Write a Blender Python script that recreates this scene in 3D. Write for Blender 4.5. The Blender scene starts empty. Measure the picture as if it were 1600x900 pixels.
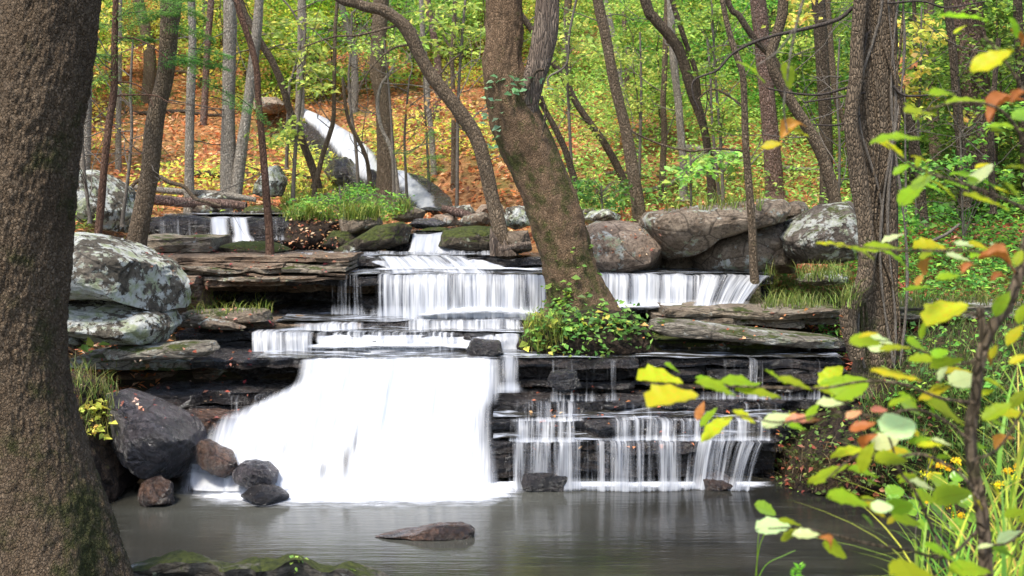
import bpy, math, random
import numpy as np
from mathutils import Vector, Matrix
rnd = random.Random(7)
R = np.random.default_rng(11)
S = bpy.context.scene
col = S.collection

# ------------------------------------------------------------------ camera, world, sun, exposure
F = 1700.0                       # focal length in photo pixels (photo is 1600 wide)
CAM = (0.0, 0.0, 2.5)
PITCH = math.radians(5.04)
cam = bpy.data.objects.new('camera', bpy.data.cameras.new('camera'))
col.objects.link(cam); S.camera = cam
cam.location = CAM
cam.rotation_euler = (math.pi/2 - PITCH, 0, 0)
cam.data.sensor_width = 36.0
cam.data.lens = 36.0*F/1600
cam.data.clip_start = 0.05; cam.data.clip_end = 500
cam.data.dof.use_dof = True
cam.data.dof.focus_distance = 9.2
cam.data.dof.aperture_fstop = 3.7
cam.data.dof.aperture_blades = 7

SUN_EL, SUN_AZ = math.radians(63), math.radians(214)      # azimuth clockwise from +Y (view direction)
w = bpy.data.worlds.new('World'); S.world = w; w.use_nodes = True
nt = w.node_tree; bg = nt.nodes['Background']
sky = nt.nodes.new('ShaderNodeTexSky'); sky.sky_type = 'NISHITA'; sky.sun_disc = False
sky.sun_elevation = SUN_EL; sky.sun_rotation = SUN_AZ
sky.air_density = 1.0; sky.dust_density = 2.0; sky.ozone_density = 1.0
nt.links.new(sky.outputs[0], bg.inputs[0]); bg.inputs[1].default_value = 0.15
sun = bpy.data.objects.new('sun', bpy.data.lights.new('sun', 'SUN')); col.objects.link(sun)
sun.data.energy = 2.5; sun.data.angle = math.radians(11.0); sun.data.color = (1.0, .955, .87)
sdir = Vector((math.sin(SUN_AZ)*math.cos(SUN_EL), math.cos(SUN_AZ)*math.cos(SUN_EL), math.sin(SUN_EL)))
sun.rotation_euler = sdir.to_track_quat('Z', 'Y').to_euler()
S.view_settings.view_transform = 'Standard'; S.view_settings.look = 'None'
S.view_settings.exposure = 1.12; S.view_settings.gamma = 1.0
S.cycles.max_bounces = 8; S.cycles.diffuse_bounces = 3; S.cycles.glossy_bounces = 3
S.cycles.transmission_bounces = 4; S.cycles.transparent_max_bounces = 24
S.cycles.use_denoising = True
S.cycles.sample_clamp_indirect = 6.0

# ------------------------------------------------------------------ photo pixel -> point in the place
cp, sp = math.cos(PITCH), math.sin(PITCH)
def P(px, py, Y):
    u = (px-800)/F; v = (450-py)/F
    dx, dy, dz = u, cp + v*sp, -sp + v*cp
    t = Y/dy
    return Vector((CAM[0]+dx*t, Y, CAM[2]+dz*t))
def zt(py, Y): return P(800, py, Y).z
def X(px, Y): return (px-800)/F*Y
def M(npx, Y): return npx/F*Y        # pixels to metres at depth Y

# ------------------------------------------------------------------ tags
def tag(o, label=None, cat=None, group=None, kind=None):
    if label: o['label'] = label
    if cat: o['category'] = cat
    if group: o['group'] = group
    if kind: o['kind'] = kind
    return o
def empty(name, loc, label, cat, group=None):
    o = bpy.data.objects.new(name, None); col.objects.link(o); o.location = loc
    o.empty_display_size = .1
    return tag(o, label, cat, group)
def link(name, me, mat=None, parent=None, smooth=False):
    o = bpy.data.objects.new(name, me); col.objects.link(o)
    if mat is not None and len(me.materials) == 0: me.materials.append(mat)
    if smooth: me.polygons.foreach_set('use_smooth', [True]*len(me.polygons))
    if parent is not None:
        o.parent = parent
        o.matrix_parent_inverse = Matrix.Translation(parent.location).inverted()
    return o

# ------------------------------------------------------------------ numpy noise
def _h(ix, iy, iz, s):
    n = (ix*374761393 + iy*668265263 + iz*2147483647 + s*974634777) & 0xffffffff
    n = ((n ^ (n >> 13))*1274126177) & 0xffffffff
    n = ((n ^ (n >> 16))*2246822519) & 0xffffffff
    return ((n ^ (n >> 15)) & 0xffff)/32768.0 - 1.0
def noise(p, s=0):
    p = np.asarray(p, dtype=np.float64); i = np.floor(p).astype(np.int64); f = p-i
    f = f*f*(3-2*f); x, y, z = i[..., 0], i[..., 1], i[..., 2]; fx, fy, fz = f[..., 0], f[..., 1], f[..., 2]
    def c(a, b, d): return _h(x+a, y+b, z+d, s)
    x0 = (c(0,0,0)*(1-fx)+c(1,0,0)*fx)*(1-fy) + (c(0,1,0)*(1-fx)+c(1,1,0)*fx)*fy
    x1 = (c(0,0,1)*(1-fx)+c(1,0,1)*fx)*(1-fy) + (c(0,1,1)*(1-fx)+c(1,1,1)*fx)*fy
    return x0*(1-fz)+x1*fz
def fbm(p, o=4, s=0, g=.5):
    p = np.asarray(p, dtype=np.float64); a = 1.0; r = 0
    for k in range(o):
        r = r + a*noise(p*2**k + 17.3*k, s+k); a *= g
    return r
def n3(x, y, z=0): 
    x, y, z = np.broadcast_arrays(x, y, z); return np.stack([x, y, z], -1)

# ------------------------------------------------------------------ mesh helpers
def mesh_np(name, verts, faces, smooth=False, colors=None, uv=None):
    verts = np.asarray(verts, dtype=np.float32).reshape(-1, 3)
    faces = np.asarray(faces, dtype=np.int32)
    me = bpy.data.meshes.new(name); k = faces.shape[1]; n = len(faces)
    me.vertices.add(len(verts)); me.vertices.foreach_set('co', verts.ravel())
    me.loops.add(n*k); me.loops.foreach_set('vertex_index', faces.ravel())
    me.polygons.add(n); me.polygons.foreach_set('loop_start', np.arange(0, n*k, k, dtype=np.int32))
    me.polygons.foreach_set('loop_total', np.full(n, k, dtype=np.int32))
    me.polygons.foreach_set('use_smooth', np.full(n, smooth))
    if colors is not None:
        a = me.color_attributes.new('Col', 'FLOAT_COLOR', 'POINT')
        c = np.ones((len(verts), 4), dtype=np.float32); c[:, :3] = colors
        a.data.foreach_set('color', c.ravel())
    if uv is not None:
        l = me.uv_layers.new(name='UVMap')
        l.data.foreach_set('uv', np.asarray(uv, dtype=np.float32)[faces.ravel()].ravel())
    me.update(calc_edges=True); me.validate()
    return me
def grid_faces(nu, nv, wrap=False, off=0):
    f = []
    I, J = np.meshgrid(np.arange(nu if wrap else nu-1), np.arange(nv-1), indexing='ij')
    a = I*nv+J; b = ((I+1) % nu)*nv+J
    return np.stack([a, b, b+1, a+1], -1).reshape(-1, 4)+off

# ------------------------------------------------------------------ materials
def newmat(name):
    m = bpy.data.materials.new(name); m.use_nodes = True
    m.node_tree.nodes.clear(); return m, m.node_tree.nodes, m.node_tree.links
class N:
    """small node-building helper"""
    def __init__(s, m): s.n = m.node_tree.nodes; s.l = m.node_tree.links
    def new(s, t, **k):
        x = s.n.new('ShaderNode'+t)
        for a, b in k.items(): setattr(x, a, b)
        return x
    def put(s, node, sock, v):
        if v is None: return
        if isinstance(v, bpy.types.NodeSocket): s.l.new(v, node.inputs[sock])
        else:
            if isinstance(v, tuple) and len(v) == 3 and node.inputs[sock].type == 'RGBA': v = v+(1,)
            node.inputs[sock].default_value = v
    def coord(s, scale=(1,1,1), kind='Object', rot=(0,0,0)):
        if kind == 'World': o = s.new('NewGeometry').outputs['Position']
        else: o = s.new('TexCoord').outputs[kind]
        mp = s.new('Mapping'); s.l.new(o, mp.inputs[0]); mp.inputs['Scale'].default_value = scale
        mp.inputs['Rotation'].default_value = rot
        return mp.outputs[0]
    def noise(s, vec, scale=5, detail=4, rough=.55, dist=0, out='Fac'):
        x = s.new('TexNoise'); s.put(x, 'Vector', vec); x.inputs['Scale'].default_value = scale
        x.inputs['Detail'].default_value = detail; x.inputs['Roughness'].default_value = rough
        x.inputs['Distortion'].default_value = dist; return x.outputs[out]
    def vor(s, vec, scale=5, feature='F1', out='Distance', rand=1.0):
        x = s.new('TexVoronoi', feature=feature); s.put(x, 'Vector', vec); x.inputs['Scale'].default_value = scale
        x.inputs['Randomness'].default_value = rand
        return x.outputs[out]
    def ramp(s, fac, a, b, ca=0.0, cb=1.0, interp='LINEAR'):
        x = s.new('MapRange', interpolation_type='SMOOTHSTEP' if interp == 'S' else 'LINEAR'); x.clamp = True
        s.put(x, 0, fac); x.inputs[1].default_value = a; x.inputs[2].default_value = b
        x.inputs[3].default_value = ca; x.inputs[4].default_value = cb; return x.outputs[0]
    def mix(s, f, a, b, mode='MIX'):
        x = s.new('Mix', data_type='RGBA', blend_type=mode)
        s.put(x, 0, f)
        for k, v in ((6, a), (7, b)):
            if isinstance(v, bpy.types.NodeSocket): s.l.new(v, x.inputs[k])
            else: x.inputs[k].default_value = tuple(v)+(1,) if len(v) == 3 else v
        return x.outputs[2]
    def math(s, op, a, b=0.5):
        x = s.new('Math', operation=op); s.put(x, 0, a); s.put(x, 1, b); return x.outputs[0]
    def bump(s, h, strength=.5, dist=.02, prev=None):
        x = s.new('Bump'); s.put(x, 'Height', h); x.inputs['Strength'].default_value = strength
        x.inputs['Distance'].default_value = dist
        if prev is not None: s.l.new(prev, x.inputs['Normal'])
        return x.outputs[0]
    def bsdf(s, color, rough=.8, spec=.3, normal=None, **k):
        x = s.new('BsdfPrincipled'); s.put(x, 'Base Color', color); s.put(x, 'Roughness', rough)
        s.put(x, 'Specular IOR Level', spec); s.put(x, 'Normal', normal)
        for a, b in k.items(): s.put(x, a.replace('_', ' '), b)
        return x.outputs[0]
    def out(s, sh):
        o = s.new('OutputMaterial'); s.l.new(sh, o.inputs['Surface']); return o
    def upness(s):
        g = s.new('NewGeometry'); x = s.new('SeparateXYZ'); s.l.new(g.outputs['Normal'], x.inputs[0]); return x.outputs[2]

def mat_rock(name, c1, c2, lichen=0.0, moss=0.0, wet=0.0, scale=1.0, lich_col=(.62,.62,.56), spec=.3, strata=False):
    m, _, _ = newmat(name); n = N(m)
    v = n.coord(kind='World', scale=(scale, scale, scale*(3.0 if strata else 1)))
    big = n.noise(v, 2.2, 5, .65, .6); fine = n.noise(v, 26, 8, .78); mid = n.noise(v, 6.5, 8, .72, .5)
    crack = n.vor(n.coord(kind='World', scale=(scale*.8, scale*.8, scale*(2.6 if strata else 1.1))), 3.2, 'DISTANCE_TO_EDGE')
    c = n.mix(n.ramp(big, .42, .58), c1, c2)
    c = n.mix(n.ramp(fine, .46, .60, 0, .8), c, tuple(x*.38 for x in c1))
    c = n.mix(n.ramp(mid, .54, .66, 0, .65), c, tuple(min(1, x*1.55+.02) for x in c2))
    c = n.mix(n.ramp(n.math('ADD', crack, n.math('MULTIPLY', fine, .05)), .025, .06, .75, 0), c, tuple(x*.2 for x in c1))
    rough = n.ramp(fine, .3, .8, .75, .95)
    h = n.math('ADD', n.math('MULTIPLY', mid, 1.3), n.math('MULTIPLY', fine, .55))
    h = n.math('ADD', h, n.ramp(crack, 0, .07, -.25, 0))
    if lichen > 0:
        w_ = n.coord(kind='World', scale=(scale,)*3)
        a = n.noise(w_, 3.0, 3, .5); b = n.noise(w_, 21, 7, .78, .5)
        d = n.vor(n.coord(kind='World', scale=(scale,)*3), 13, out='Distance')
        f = n.math('ADD', n.math('MULTIPLY', a, .9), n.math('MULTIPLY', b, .8))
        f = n.math('SUBTRACT', f, n.math('MULTIPLY', d, .25))
        lo = .92 - lichen*.28
        f = n.ramp(f, lo, lo+.035)
        lc = n.mix(n.ramp(n.noise(w_, 9, 3), .45, .62), lich_col, tuple(x*y for x, y in zip(lich_col, (.62,.68,.42))))
        lc = n.mix(n.ramp(b, .4, .75, 0, .6), lc, (.30,.31,.26))
        c = n.mix(n.math('MULTIPLY', f, .92), c, lc)
    if moss > 0:
        a = n.noise(n.coord(kind='World'), 3.5, 6, .7)
        u = n.ramp(n.upness(), -.3, .9, 0, .28)
        f = n.ramp(n.math('ADD', a, u), .80-moss*.28, .88-moss*.28)
        mc = n.mix(n.ramp(n.noise(n.coord(kind='World'), 30, 4, .7), .35, .7), (.035,.045,.010), (.13,.15,.025))
        c = n.mix(f, c, mc)
    if wet > 0:
        wn = n.noise(n.coord(kind='World', scale=(1, 1, .5)), 9, 5, .65)
        rough = n.ramp(wn, .38, .62, .07, .36)
        h = n.math('ADD', h, n.math('MULTIPLY', n.noise(n.coord(kind='World', scale=(1, 1, .6)), 30, 4, .6), .7))
    nm = n.bump(h, 1.0, .07 if wet else .085)
    n.out(n.bsdf(c, rough, 1.0 if wet else spec, nm)); return m

def mat_bark(name, c1, c2, sc=1.0, stretch=.28, depth=.02, lichen=0.0, moss=0.0, mossz=(0, 1), plates=True):
    m, _, _ = newmat(name); n = N(m)
    v = n.coord(kind='Object', scale=(sc, sc, sc*stretch))
    vv = n.new('VectorMath', operation='ADD'); n.l.new(v, vv.inputs[0])
    nz = n.new('TexNoise'); nz.inputs['Scale'].default_value = 6; n.l.new(v, nz.inputs['Vector'])
    sc_ = n.new('VectorMath', operation='SCALE'); n.l.new(nz.outputs['Color'], sc_.inputs[0]); sc_.inputs['Scale'].default_value = .12
    n.l.new(sc_.outputs[0], vv.inputs[1]); v2 = vv.outputs[0]
    edge = n.vor(v2, 22, 'DISTANCE_TO_EDGE'); cell = n.vor(v2, 22, 'F1', 'Color')
    fine = n.noise(v, 45, 6, .7); big = n.noise(n.coord(kind='Object'), 2.2, 4, .6)
    sep = n.new('SeparateColor'); n.l.new(cell, sep.inputs[0])
    c = n.mix(sep.outputs[0], c1, c2)
    c = n.mix(n.ramp(big, .35, .65, 0, .55), c, tuple(x*.6 for x in c1))
    c = n.mix(n.ramp(fine, .35, .75, 0, .6), c, tuple(x*.45 for x in c1))
    c = n.mix(n.ramp(edge, 0.0, .10, .7 if plates else .3, 0), c, tuple(x*.3 for x in c1))
    if lichen > 0:
        a = n.noise(n.coord(kind='World'), 5, 6, .75, .4); f = n.ramp(a, .72-lichen*.25, .76-lichen*.25, 0, .8)
        c = n.mix(f, c, (.42,.45,.38))
    if moss > 0:
        g = n.new('SeparateXYZ'); n.l.new(n.coord(kind='World'), g.inputs[0])
        low = n.ramp(g.outputs[2], mossz[0], mossz[1], .22, 0)
        a = n.noise(n.coord(kind='World'), 3.2, 6, .72); f = n.ramp(n.math('ADD', a, low), .78-moss*.3, .90-moss*.3, 0, .85)
        mc = n.mix(n.ramp(fine, .35, .7), (.030,.038,.010), (.095,.11,.022))
        c = n.mix(f, c, mc)
    h = n.math('ADD', n.ramp(edge, 0, .22, 0, 1), n.math('MULTIPLY', fine, .6))
    h = n.math('ADD', h, n.math('MULTIPLY', sep.outputs[1], .5))
    n.out(n.bsdf(c, .9, .2, n.bump(h, .9, depth))); return m

def mat_leaf(name, tint=None, var=.12, trans=.35, rough=.5, spec=.3, spots=False, gain=1.0):
    """leaf: colour from the Col attribute (or tint), part of the light passes through"""
    m, _, _ = newmat(name); n = N(m)
    if tint is None:
        a = n.new('Attribute', attribute_name='Col'); c = a.outputs['Color']
    else:
        c = n.mix(0.0, tint, tint)
    oi = n.new('ObjectInfo')
    hs = n.new('HueSaturation'); n.l.new(c, hs.inputs['Color'])
    n.l.new(n.ramp(oi.outputs['Random'], 0, 1, .5-var*.25, .5+var*.25), hs.inputs['Hue'])
    n.l.new(n.ramp(oi.outputs['Random'], 0, 1, gain*(1-var), gain*(1+var)), hs.inputs['Value'])
    c = hs.outputs[0]
    if tint is not None and not spots:
        oc = n.new('SeparateXYZ'); n.l.new(n.coord(kind='Object'), oc.inputs[0]); ay = n.math('ABSOLUTE', oc.outputs[1])
        c = n.mix(n.ramp(ay, .008, .018, .55, 0), c, tuple(x*.55 for x in tint))
        sv_ = n.math('SINE', n.math('MULTIPLY', n.math('SUBTRACT', oc.outputs[0], n.math('MULTIPLY', ay, .8)), 62.0)); c = n.mix(n.ramp(sv_, .8, 1.0, 0, .35), c, tuple(x*.6 for x in tint))
        c = n.mix(n.ramp(n.noise(n.coord(kind='Object', scale=(3, 3, 3)), 4, 6, .7), .5, .72, 0, .45), c, tuple(x*y for x, y in zip(tint, (1.35, .85, .6))))
        c = n.mix(n.ramp(n.noise(n.coord(kind='Object'), 24, 4, .7), .68, .72, 0, .85), c, (.22,.10,.03))
    if spots:
        v = n.coord(kind='Object'); s_ = n.noise(v, 42, 4, .7); e_ = n.noise(v, 14, 3, .6)
        c = n.mix(n.ramp(e_, .52, .66, 0, .75), c, (.78,.48,.02))
        c = n.mix(n.ramp(s_, .66, .70, 0, .9), c, (.16,.07,.02))
    d = n.bsdf(c, rough, spec)
    t = n.new('BsdfTranslucent'); n.l.new(c, t.inputs[0])
    mx = n.new('MixShader'); mx.inputs[0].default_value = trans; n.l.new(d, mx.inputs[1]); n.l.new(t.outputs[0], mx.inputs[2])
    n.out(mx.outputs[0]); return m

def mat_fall(name, dens, su=30.0, sv=.9, white=.9, streak=.5, soft=.20):
    """falling water blurred into silk: white, streaked along the flow, thinner or thicker with dens; UV in metres; Col.r fades the edges"""
    m, _, _ = newmat(name); n = N(m)
    uv = n.new('TexCoord').outputs['UV']
    mp = n.new('Mapping'); n.l.new(uv, mp.inputs[0]); mp.inputs['Scale'].default_value = (su, sv, 1)
    a = n.noise(mp.outputs[0], 1.0, 5, .62, .15)
    mp3 = n.new('Mapping'); n.l.new(uv, mp3.inputs[0]); mp3.inputs['Scale'].default_value = (su*.42, sv*.6, 1); mp3.inputs['Location'].default_value = (3.3, 1.1, 0)
    a3 = n.noise(mp3.outputs[0], 1.0, 4, .6, .2)
    mp2 = n.new('Mapping'); n.l.new(uv, mp2.inputs[0]); mp2.inputs['Scale'].default_value = (su*.17, sv*.4, 1)
    b = n.noise(mp2.outputs[0], 1.0, 3, .6)
    f = n.math('ADD', n.math('ADD', n.math('MULTIPLY', a, .34), n.math('MULTIPLY', a3, .33)), n.math('MULTIPLY', b, .33))
    f = n.math('ADD', f, (dens-.5)*.9)
    at = n.new('Attribute', attribute_name='Col'); sc = n.new('SeparateColor'); n.l.new(at.outputs['Color'], sc.inputs[0])
    f = n.math('ADD', f, n.math('MULTIPLY', n.math('SUBTRACT', sc.outputs[0], 1.0), .55))
    f = n.math('ADD', f, n.math('MULTIPLY', sc.outputs[1], .35))
    al = n.ramp(f, .50-soft*.55, .50+soft*.7, 0, 1, 'S')
    c = n.mix(n.ramp(a, .3, .62), (white*.45, white*.49, white*.58), (white, white, white))
    d = n.bsdf(c, .35, .4, n.bump(a, streak, .02))
    t = n.new('BsdfTranslucent'); t.inputs[0].default_value = (white, white, white, 1)
    ms = n.new('MixShader'); ms.inputs[0].default_value = .35; n.l.new(d, ms.inputs[1]); n.l.new(t.outputs[0], ms.inputs[2])
    tr = n.new('BsdfTransparent')
    mx = n.new('MixShader'); n.l.new(al, mx.inputs[0]); n.l.new(tr.outputs[0], mx.inputs[1]); n.l.new(ms.outputs[0], mx.inputs[2])
    n.out(mx.outputs[0]); return m

K = {}
K['dry_rock'] = mat_rock('dry_rock', (.29,.22,.15), (.44,.36,.26), lichen=.2, moss=.05, strata=True)
K['ledge_brown'] = mat_rock('ledge_brown', (.22,.145,.09), (.38,.27,.18), lichen=.05, moss=.0, strata=True)
K['ledge_grey'] = mat_rock('ledge_grey', (.24,.20,.15), (.40,.35,.27), lichen=.45, moss=.15, strata=True)
K['wet_rock'] = mat_rock('wet_rock', (.013,.011,.010), (.062,.048,.040), wet=1, strata=True)
K['wet_brown'] = mat_rock('wet_brown', (.055,.03,.018), (.16,.085,.05), wet=1)
K['wet_purple'] = mat_rock('wet_purple', (.045,.036,.036), (.12,.10,.10), wet=1)
K['lichen_rock'] = mat_rock('lichen_rock', (.12,.10,.07), (.21,.175,.13), lichen=.84, moss=.0, lich_col=(.80,.80,.73))
K['lichen_rock_dark'] = mat_rock('lichen_rock_dark', (.11,.085,.065), (.19,.155,.12), lichen=.60, moss=.05)
K['boulder_brown'] = mat_rock('boulder_brown', (.23,.17,.115), (.38,.295,.21), lichen=.34)
K['boulder_tan'] = mat_rock('boulder_tan', (.30,.215,.15), (.48,.36,.26), lichen=.28)
K['mossy_rock'] = mat_rock('mossy_rock', (.08,.06,.04), (.15,.12,.08), lichen=.15, moss=.62)
K['near_rock'] = mat_rock('near_rock', (.13,.11,.085), (.28,.25,.20), lichen=.35, moss=.42, strata=True)
K['soil'] = mat_rock('soil', (.045,.028,.018), (.09,.055,.033), moss=.1, scale=2)
K['bark_big'] = mat_bark('bark_big', (.20,.135,.08), (.36,.265,.175), sc=5.0, stretch=.55, depth=.03, moss=.72, mossz=(.4, 1.9), lichen=.12)
K['bark_main'] = mat_bark('bark_main', (.20,.125,.07), (.32,.21,.125), sc=3.0, stretch=.45, depth=.012, moss=.30, mossz=(3.0, 6), plates=False)
K['bark_dead'] = mat_bark('bark_dead', (.22,.16,.12), (.36,.28,.21), sc=2.2, stretch=.12, depth=.02)
K['bark_grey'] = mat_bark('bark_grey', (.34,.29,.225), (.52,.46,.37), sc=2.2, stretch=.35, depth=.015, lichen=.25)
K['bark_brown'] = mat_bark('bark_brown', (.19,.135,.085), (.32,.24,.16), sc=2.4, stretch=.35, depth=.02, lichen=.15, moss=.2, mossz=(1.5, 3))
K['bark_dark'] = mat_bark('bark_dark', (.11,.08,.055), (.20,.15,.10), sc=2.4, stretch=.3, depth=.02, moss=.35, mossz=(1.5, 3))
K['bark_pine'] = mat_bark('bark_pine', (.22,.135,.10), (.38,.26,.21), sc=1.6, stretch=.4, depth=.03)
K['bark_red'] = mat_bark('bark_red', (.15,.08,.05), (.24,.14,.095), sc=2.4, stretch=.3, depth=.012)
K['twig'] = mat_bark('twig', (.17,.14,.11), (.30,.26,.21), sc=4, stretch=.3, depth=.003)
K['twig_dark'] = mat_bark('twig_dark', (.07,.055,.045), (.13,.105,.085), sc=4, stretch=.3, depth=.003)
K['leaf'] = mat_leaf('leaf_cloud', trans=.5, gain=1.6)
K['grass'] = mat_leaf('grass_blades', trans=.35, gain=.68)
K['f_sparse'] = mat_fall('fall_sparse', .36, white=.66, su=34, sv=1.2)
K['f_mid'] = mat_fall('fall_mid', .465, white=.74, su=30, sv=1.0)
K['f_dense'] = mat_fall('fall_dense', .565, white=.76, su=26, sv=.8)
K['f_solid'] = mat_fall('fall_solid', .80, white=.8, su=14, sv=.6, streak=.3)
K['f_silk'] = mat_fall('fall_silk', .74, white=.74, su=9, sv=2.2, streak=.5, soft=.35)
K['f_blown'] = mat_fall('fall_blown', 1.12, su=17, sv=.5, streak=.3, white=.9, soft=.55)

# ------------------------------------------------------------------ generic builders
def spline(pts, n):
    """Catmull-Rom through rows of numbers"""
    p = np.asarray(pts, float); p = np.vstack([2*p[0]-p[1], p, 2*p[-1]-p[-2]])
    m = len(p)-3; out = []
    for t in np.linspace(0, m-1e-9, n):
        i = int(t); f = t-i; a, b, c, d = p[i], p[i+1], p[i+2], p[i+3]
        out.append(.5*((2*b)+(-a+c)*f+(2*a-5*b+4*c-d)*f*f+(-a+3*b-3*c+d)*f**3))
    return np.array(out)
def tube_arr(pts, rad, seg=10, rough=0.0, seed=0, flute=0.0):
    pts = np.asarray(pts, float); rad = np.asarray(rad, float); n = len(pts)
    T = np.gradient(pts, axis=0); T /= np.linalg.norm(T, axis=1)[:, None]+1e-9
    up = np.array([0., 1., 0.]) if abs(T[0, 1]) < .8 else np.array([1., 0, 0])
    A = np.cross(T, up); A /= np.linalg.norm(A, axis=1)[:, None]+1e-9
    B = np.cross(T, A)
    th = np.linspace(0, 2*np.pi, seg, endpoint=False)
    r = rad[None, :]*np.ones((seg, n))
    if rough or flute:
        L = np.concatenate([[0], np.cumsum(np.linalg.norm(np.diff(pts, axis=0), axis=1))])
        q = n3(np.cos(th)[:, None]*1.7+seed*3.1, np.sin(th)[:, None]*1.7, L[None, :]/(rad.mean()*3+1e-6)*.8)
        r = r*(1+rough*fbm(q, 3, seed))
        if flute: r = r*(1+flute*np.cos(th[:, None]*5+seed)*np.linspace(1, 0, n)[None, :]**2)
    V = pts[None]+r[..., None]*(np.cos(th)[:, None, None]*A[None]+np.sin(th)[:, None, None]*B[None])
    return V.reshape(-1, 3), grid_faces(seg, n, True)
def tubes_mesh(name, lst):
    vs, fs, o = [], [], 0
    for v, f in lst: vs.append(v); fs.append(f+o); o += len(v)
    return mesh_np(name, np.vstack(vs), np.vstack(fs), True)
def px_path(pts, Y, n, dY=None):
    """pts rows (px,py,rpx); Y number or list"""
    s = spline([list(p)+[Y if not isinstance(Y, (list, tuple)) else Y[i]] for i, p in enumerate(pts)], n)
    P3 = np.array([P(a, b, d) for a, b, c, d in s]); r = np.array([M(c, d) for a, b, c, d in s])
    return P3, r

def leaf_arr(pos, dirv, nrm, ln, wd, c, fold=.25):
    n = len(pos); pos = np.asarray(pos, float)
    d = dirv/(np.linalg.norm(dirv, axis=1)[:, None]+1e-9)
    s = np.cross(d, nrm); s /= np.linalg.norm(s, axis=1)[:, None]+1e-9; u = np.cross(s, d)
    ln = np.broadcast_to(ln, n)[:, None]; wd = np.broadcast_to(wd, n)[:, None]
    V = np.stack([pos, pos+d*ln*.45-s*wd*.5+u*wd*fold, pos+d*ln, pos+d*ln*.45+s*wd*.5+u*wd*fold], 1).reshape(-1, 3)
    i = np.arange(n)[:, None]*4
    f = np.concatenate([i+np.array([0, 1, 2]), i+np.array([0, 2, 3])], 1).reshape(-1, 3)
    return V, f, np.repeat(c, 4, 0)
def join_tris(lst):
    vs, fs, cs, o = [], [], [], 0
    for v, f, c in lst: vs.append(v); fs.append(f+o); cs.append(c); o += len(v)
    return np.vstack(vs), np.vstack(fs), np.vstack(cs)
def pick(n, pal, wts=None, var=.2):
    pal = np.asarray(pal, float); wts = None if wts is None else np.asarray(wts, float)/sum(wts)
    c = pal[R.choice(len(pal), n, p=wts)]
    return np.clip(c*(1+var*R.normal(size=(n, 1)))*(1+.06*R.normal(size=(n, 3))), .004, 1)
YG = [(.42,.42,.035), (.30,.40,.04), (.16,.27,.04), (.50,.38,.03), (.09,.17,.03), (.45,.22,.03)]
def blades(base, h, w, lean, c, seg=3):
    """grass: curved tapering ribbons"""
    n = len(base); a = R.uniform(0, 2*np.pi, n); d = np.stack([np.cos(a), np.sin(a), np.zeros(n)], 1)
    s = np.stack([-np.sin(a), np.cos(a), np.zeros(n)], 1); V = []
    for k in range(seg+1):
        t = k/seg
        c0 = base+d*(lean*h*t**1.8)[:, None]+np.array([0, 0, 1.])*(h*(t-.35*t*t*lean))[:, None]
        ww = (w*(1-t)**.7*.5)[:, None] if k < seg else (w*.02)[:, None]
        V += [c0-s*ww, c0+s*ww]
    V = np.stack(V, 1).reshape(-1, 3); m = 2*(seg+1); i = np.arange(n)[:, None]*m; f = []
    for k in range(seg):
        f += [i+np.array([2*k, 2*k+1, 2*k+3]), i+np.array([2*k, 2*k+3, 2*k+2])]
    return V, np.concatenate(f, 1).reshape(-1, 3), np.repeat(c, m, 0)

# ------------------------------------------------------------------ terrain
BX = np.array([-10, 4.2, 4.8, 6.0, 9.1, 10.2, 11.0, 12.0, 13.0, 14.5, 16.0, 19.0, 30.0, 60.0, 130.0])
BZ = np.array([.8, .8, .58, -.5, -.5, .35, .75, .9, 1.15, 1.5, 1.9, 2.3, 5.7, 17.0, 50.0])
SZ = np.array([.8, .8, .62, .55, .9, 1.05, 1.15, 1.30, 1.55, 1.95, 2.12, 2.3, 5.7, 17.0, 50.0])
def height(x, y):
    x = np.asarray(x, float); y = np.asarray(y, float)
    creek = np.interp(y, BX, BZ); side = np.interp(y, BX, SZ)
    rb = np.interp(y, [4.8, 6, 6.9, 8.4, 9.1, 10.2, 11, 13, 16, 19], [1.7, 2.2, 2.75, 3.05, 2.35, 2.9, 3.3, 3.9, 5.0, 6.0])
    lb = np.interp(y, [4.8, 6, 8, 9.1, 10.2, 12, 14, 16, 19], [-1.9, -2.8, -3.15, -3.2, -4.0, -4.4, -5.0, -5.2, -6.0])
    d = np.maximum(x-rb, lb-x)+.12*fbm(n3(x*1.5, y*1.5, 3.3), 3, 5)
    t = np.clip(d/.9, 0, 1); t = t*t*(3-2*t)
    z = creek*(1-t)+side*t
    z = z+np.clip(d-.9, 0, 30)*.10*np.clip((y-6)/3, 0, 1)
    amp = np.where(y > 17, .14, .05)
    z = z+amp*fbm(n3(x*.55, y*.55, 0), 4, 2)*np.where((t < .3) & (y < 17), .4, 1.0)
    z = z-.55*np.exp(-((x-(-4.6+(24.5-y)*.56))/1.1)**2)*np.clip((y-17.5)/1.5, 0, 1)*np.clip((25.5-y)/1.0, 0, 1)
    # shallow valley of the upper creek and a knoll on the left
    z = z+.25*np.clip((y-19)/6, 0, 1)*np.sin(x*.22+1.0)
    return z
gy = np.concatenate([np.linspace(-12, 4, 12), np.arange(4.1, 22, .11), np.linspace(22.1, 50, 120), np.linspace(51, 130, 30)])
gx = np.concatenate([np.linspace(-90, -14, 26), np.arange(-13.8, 13.8, .16), np.linspace(14, 90, 26)])
GX, GY = np.meshgrid(gx, gy, indexing='ij')
me = mesh_np('ground', np.stack([GX, GY, height(GX, GY)], -1), grid_faces(len(gx), len(gy)), True)
m, _, _ = newmat('leaf_litter_ground'); n = N(m)
wv = n.coord(kind='World')
cell = n.new('TexVoronoi'); cell.inputs['Scale'].default_value = 14; n.l.new(wv, cell.inputs['Vector'])
sc = n.new('SeparateColor'); n.l.new(cell.outputs['Color'], sc.inputs[0])
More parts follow.
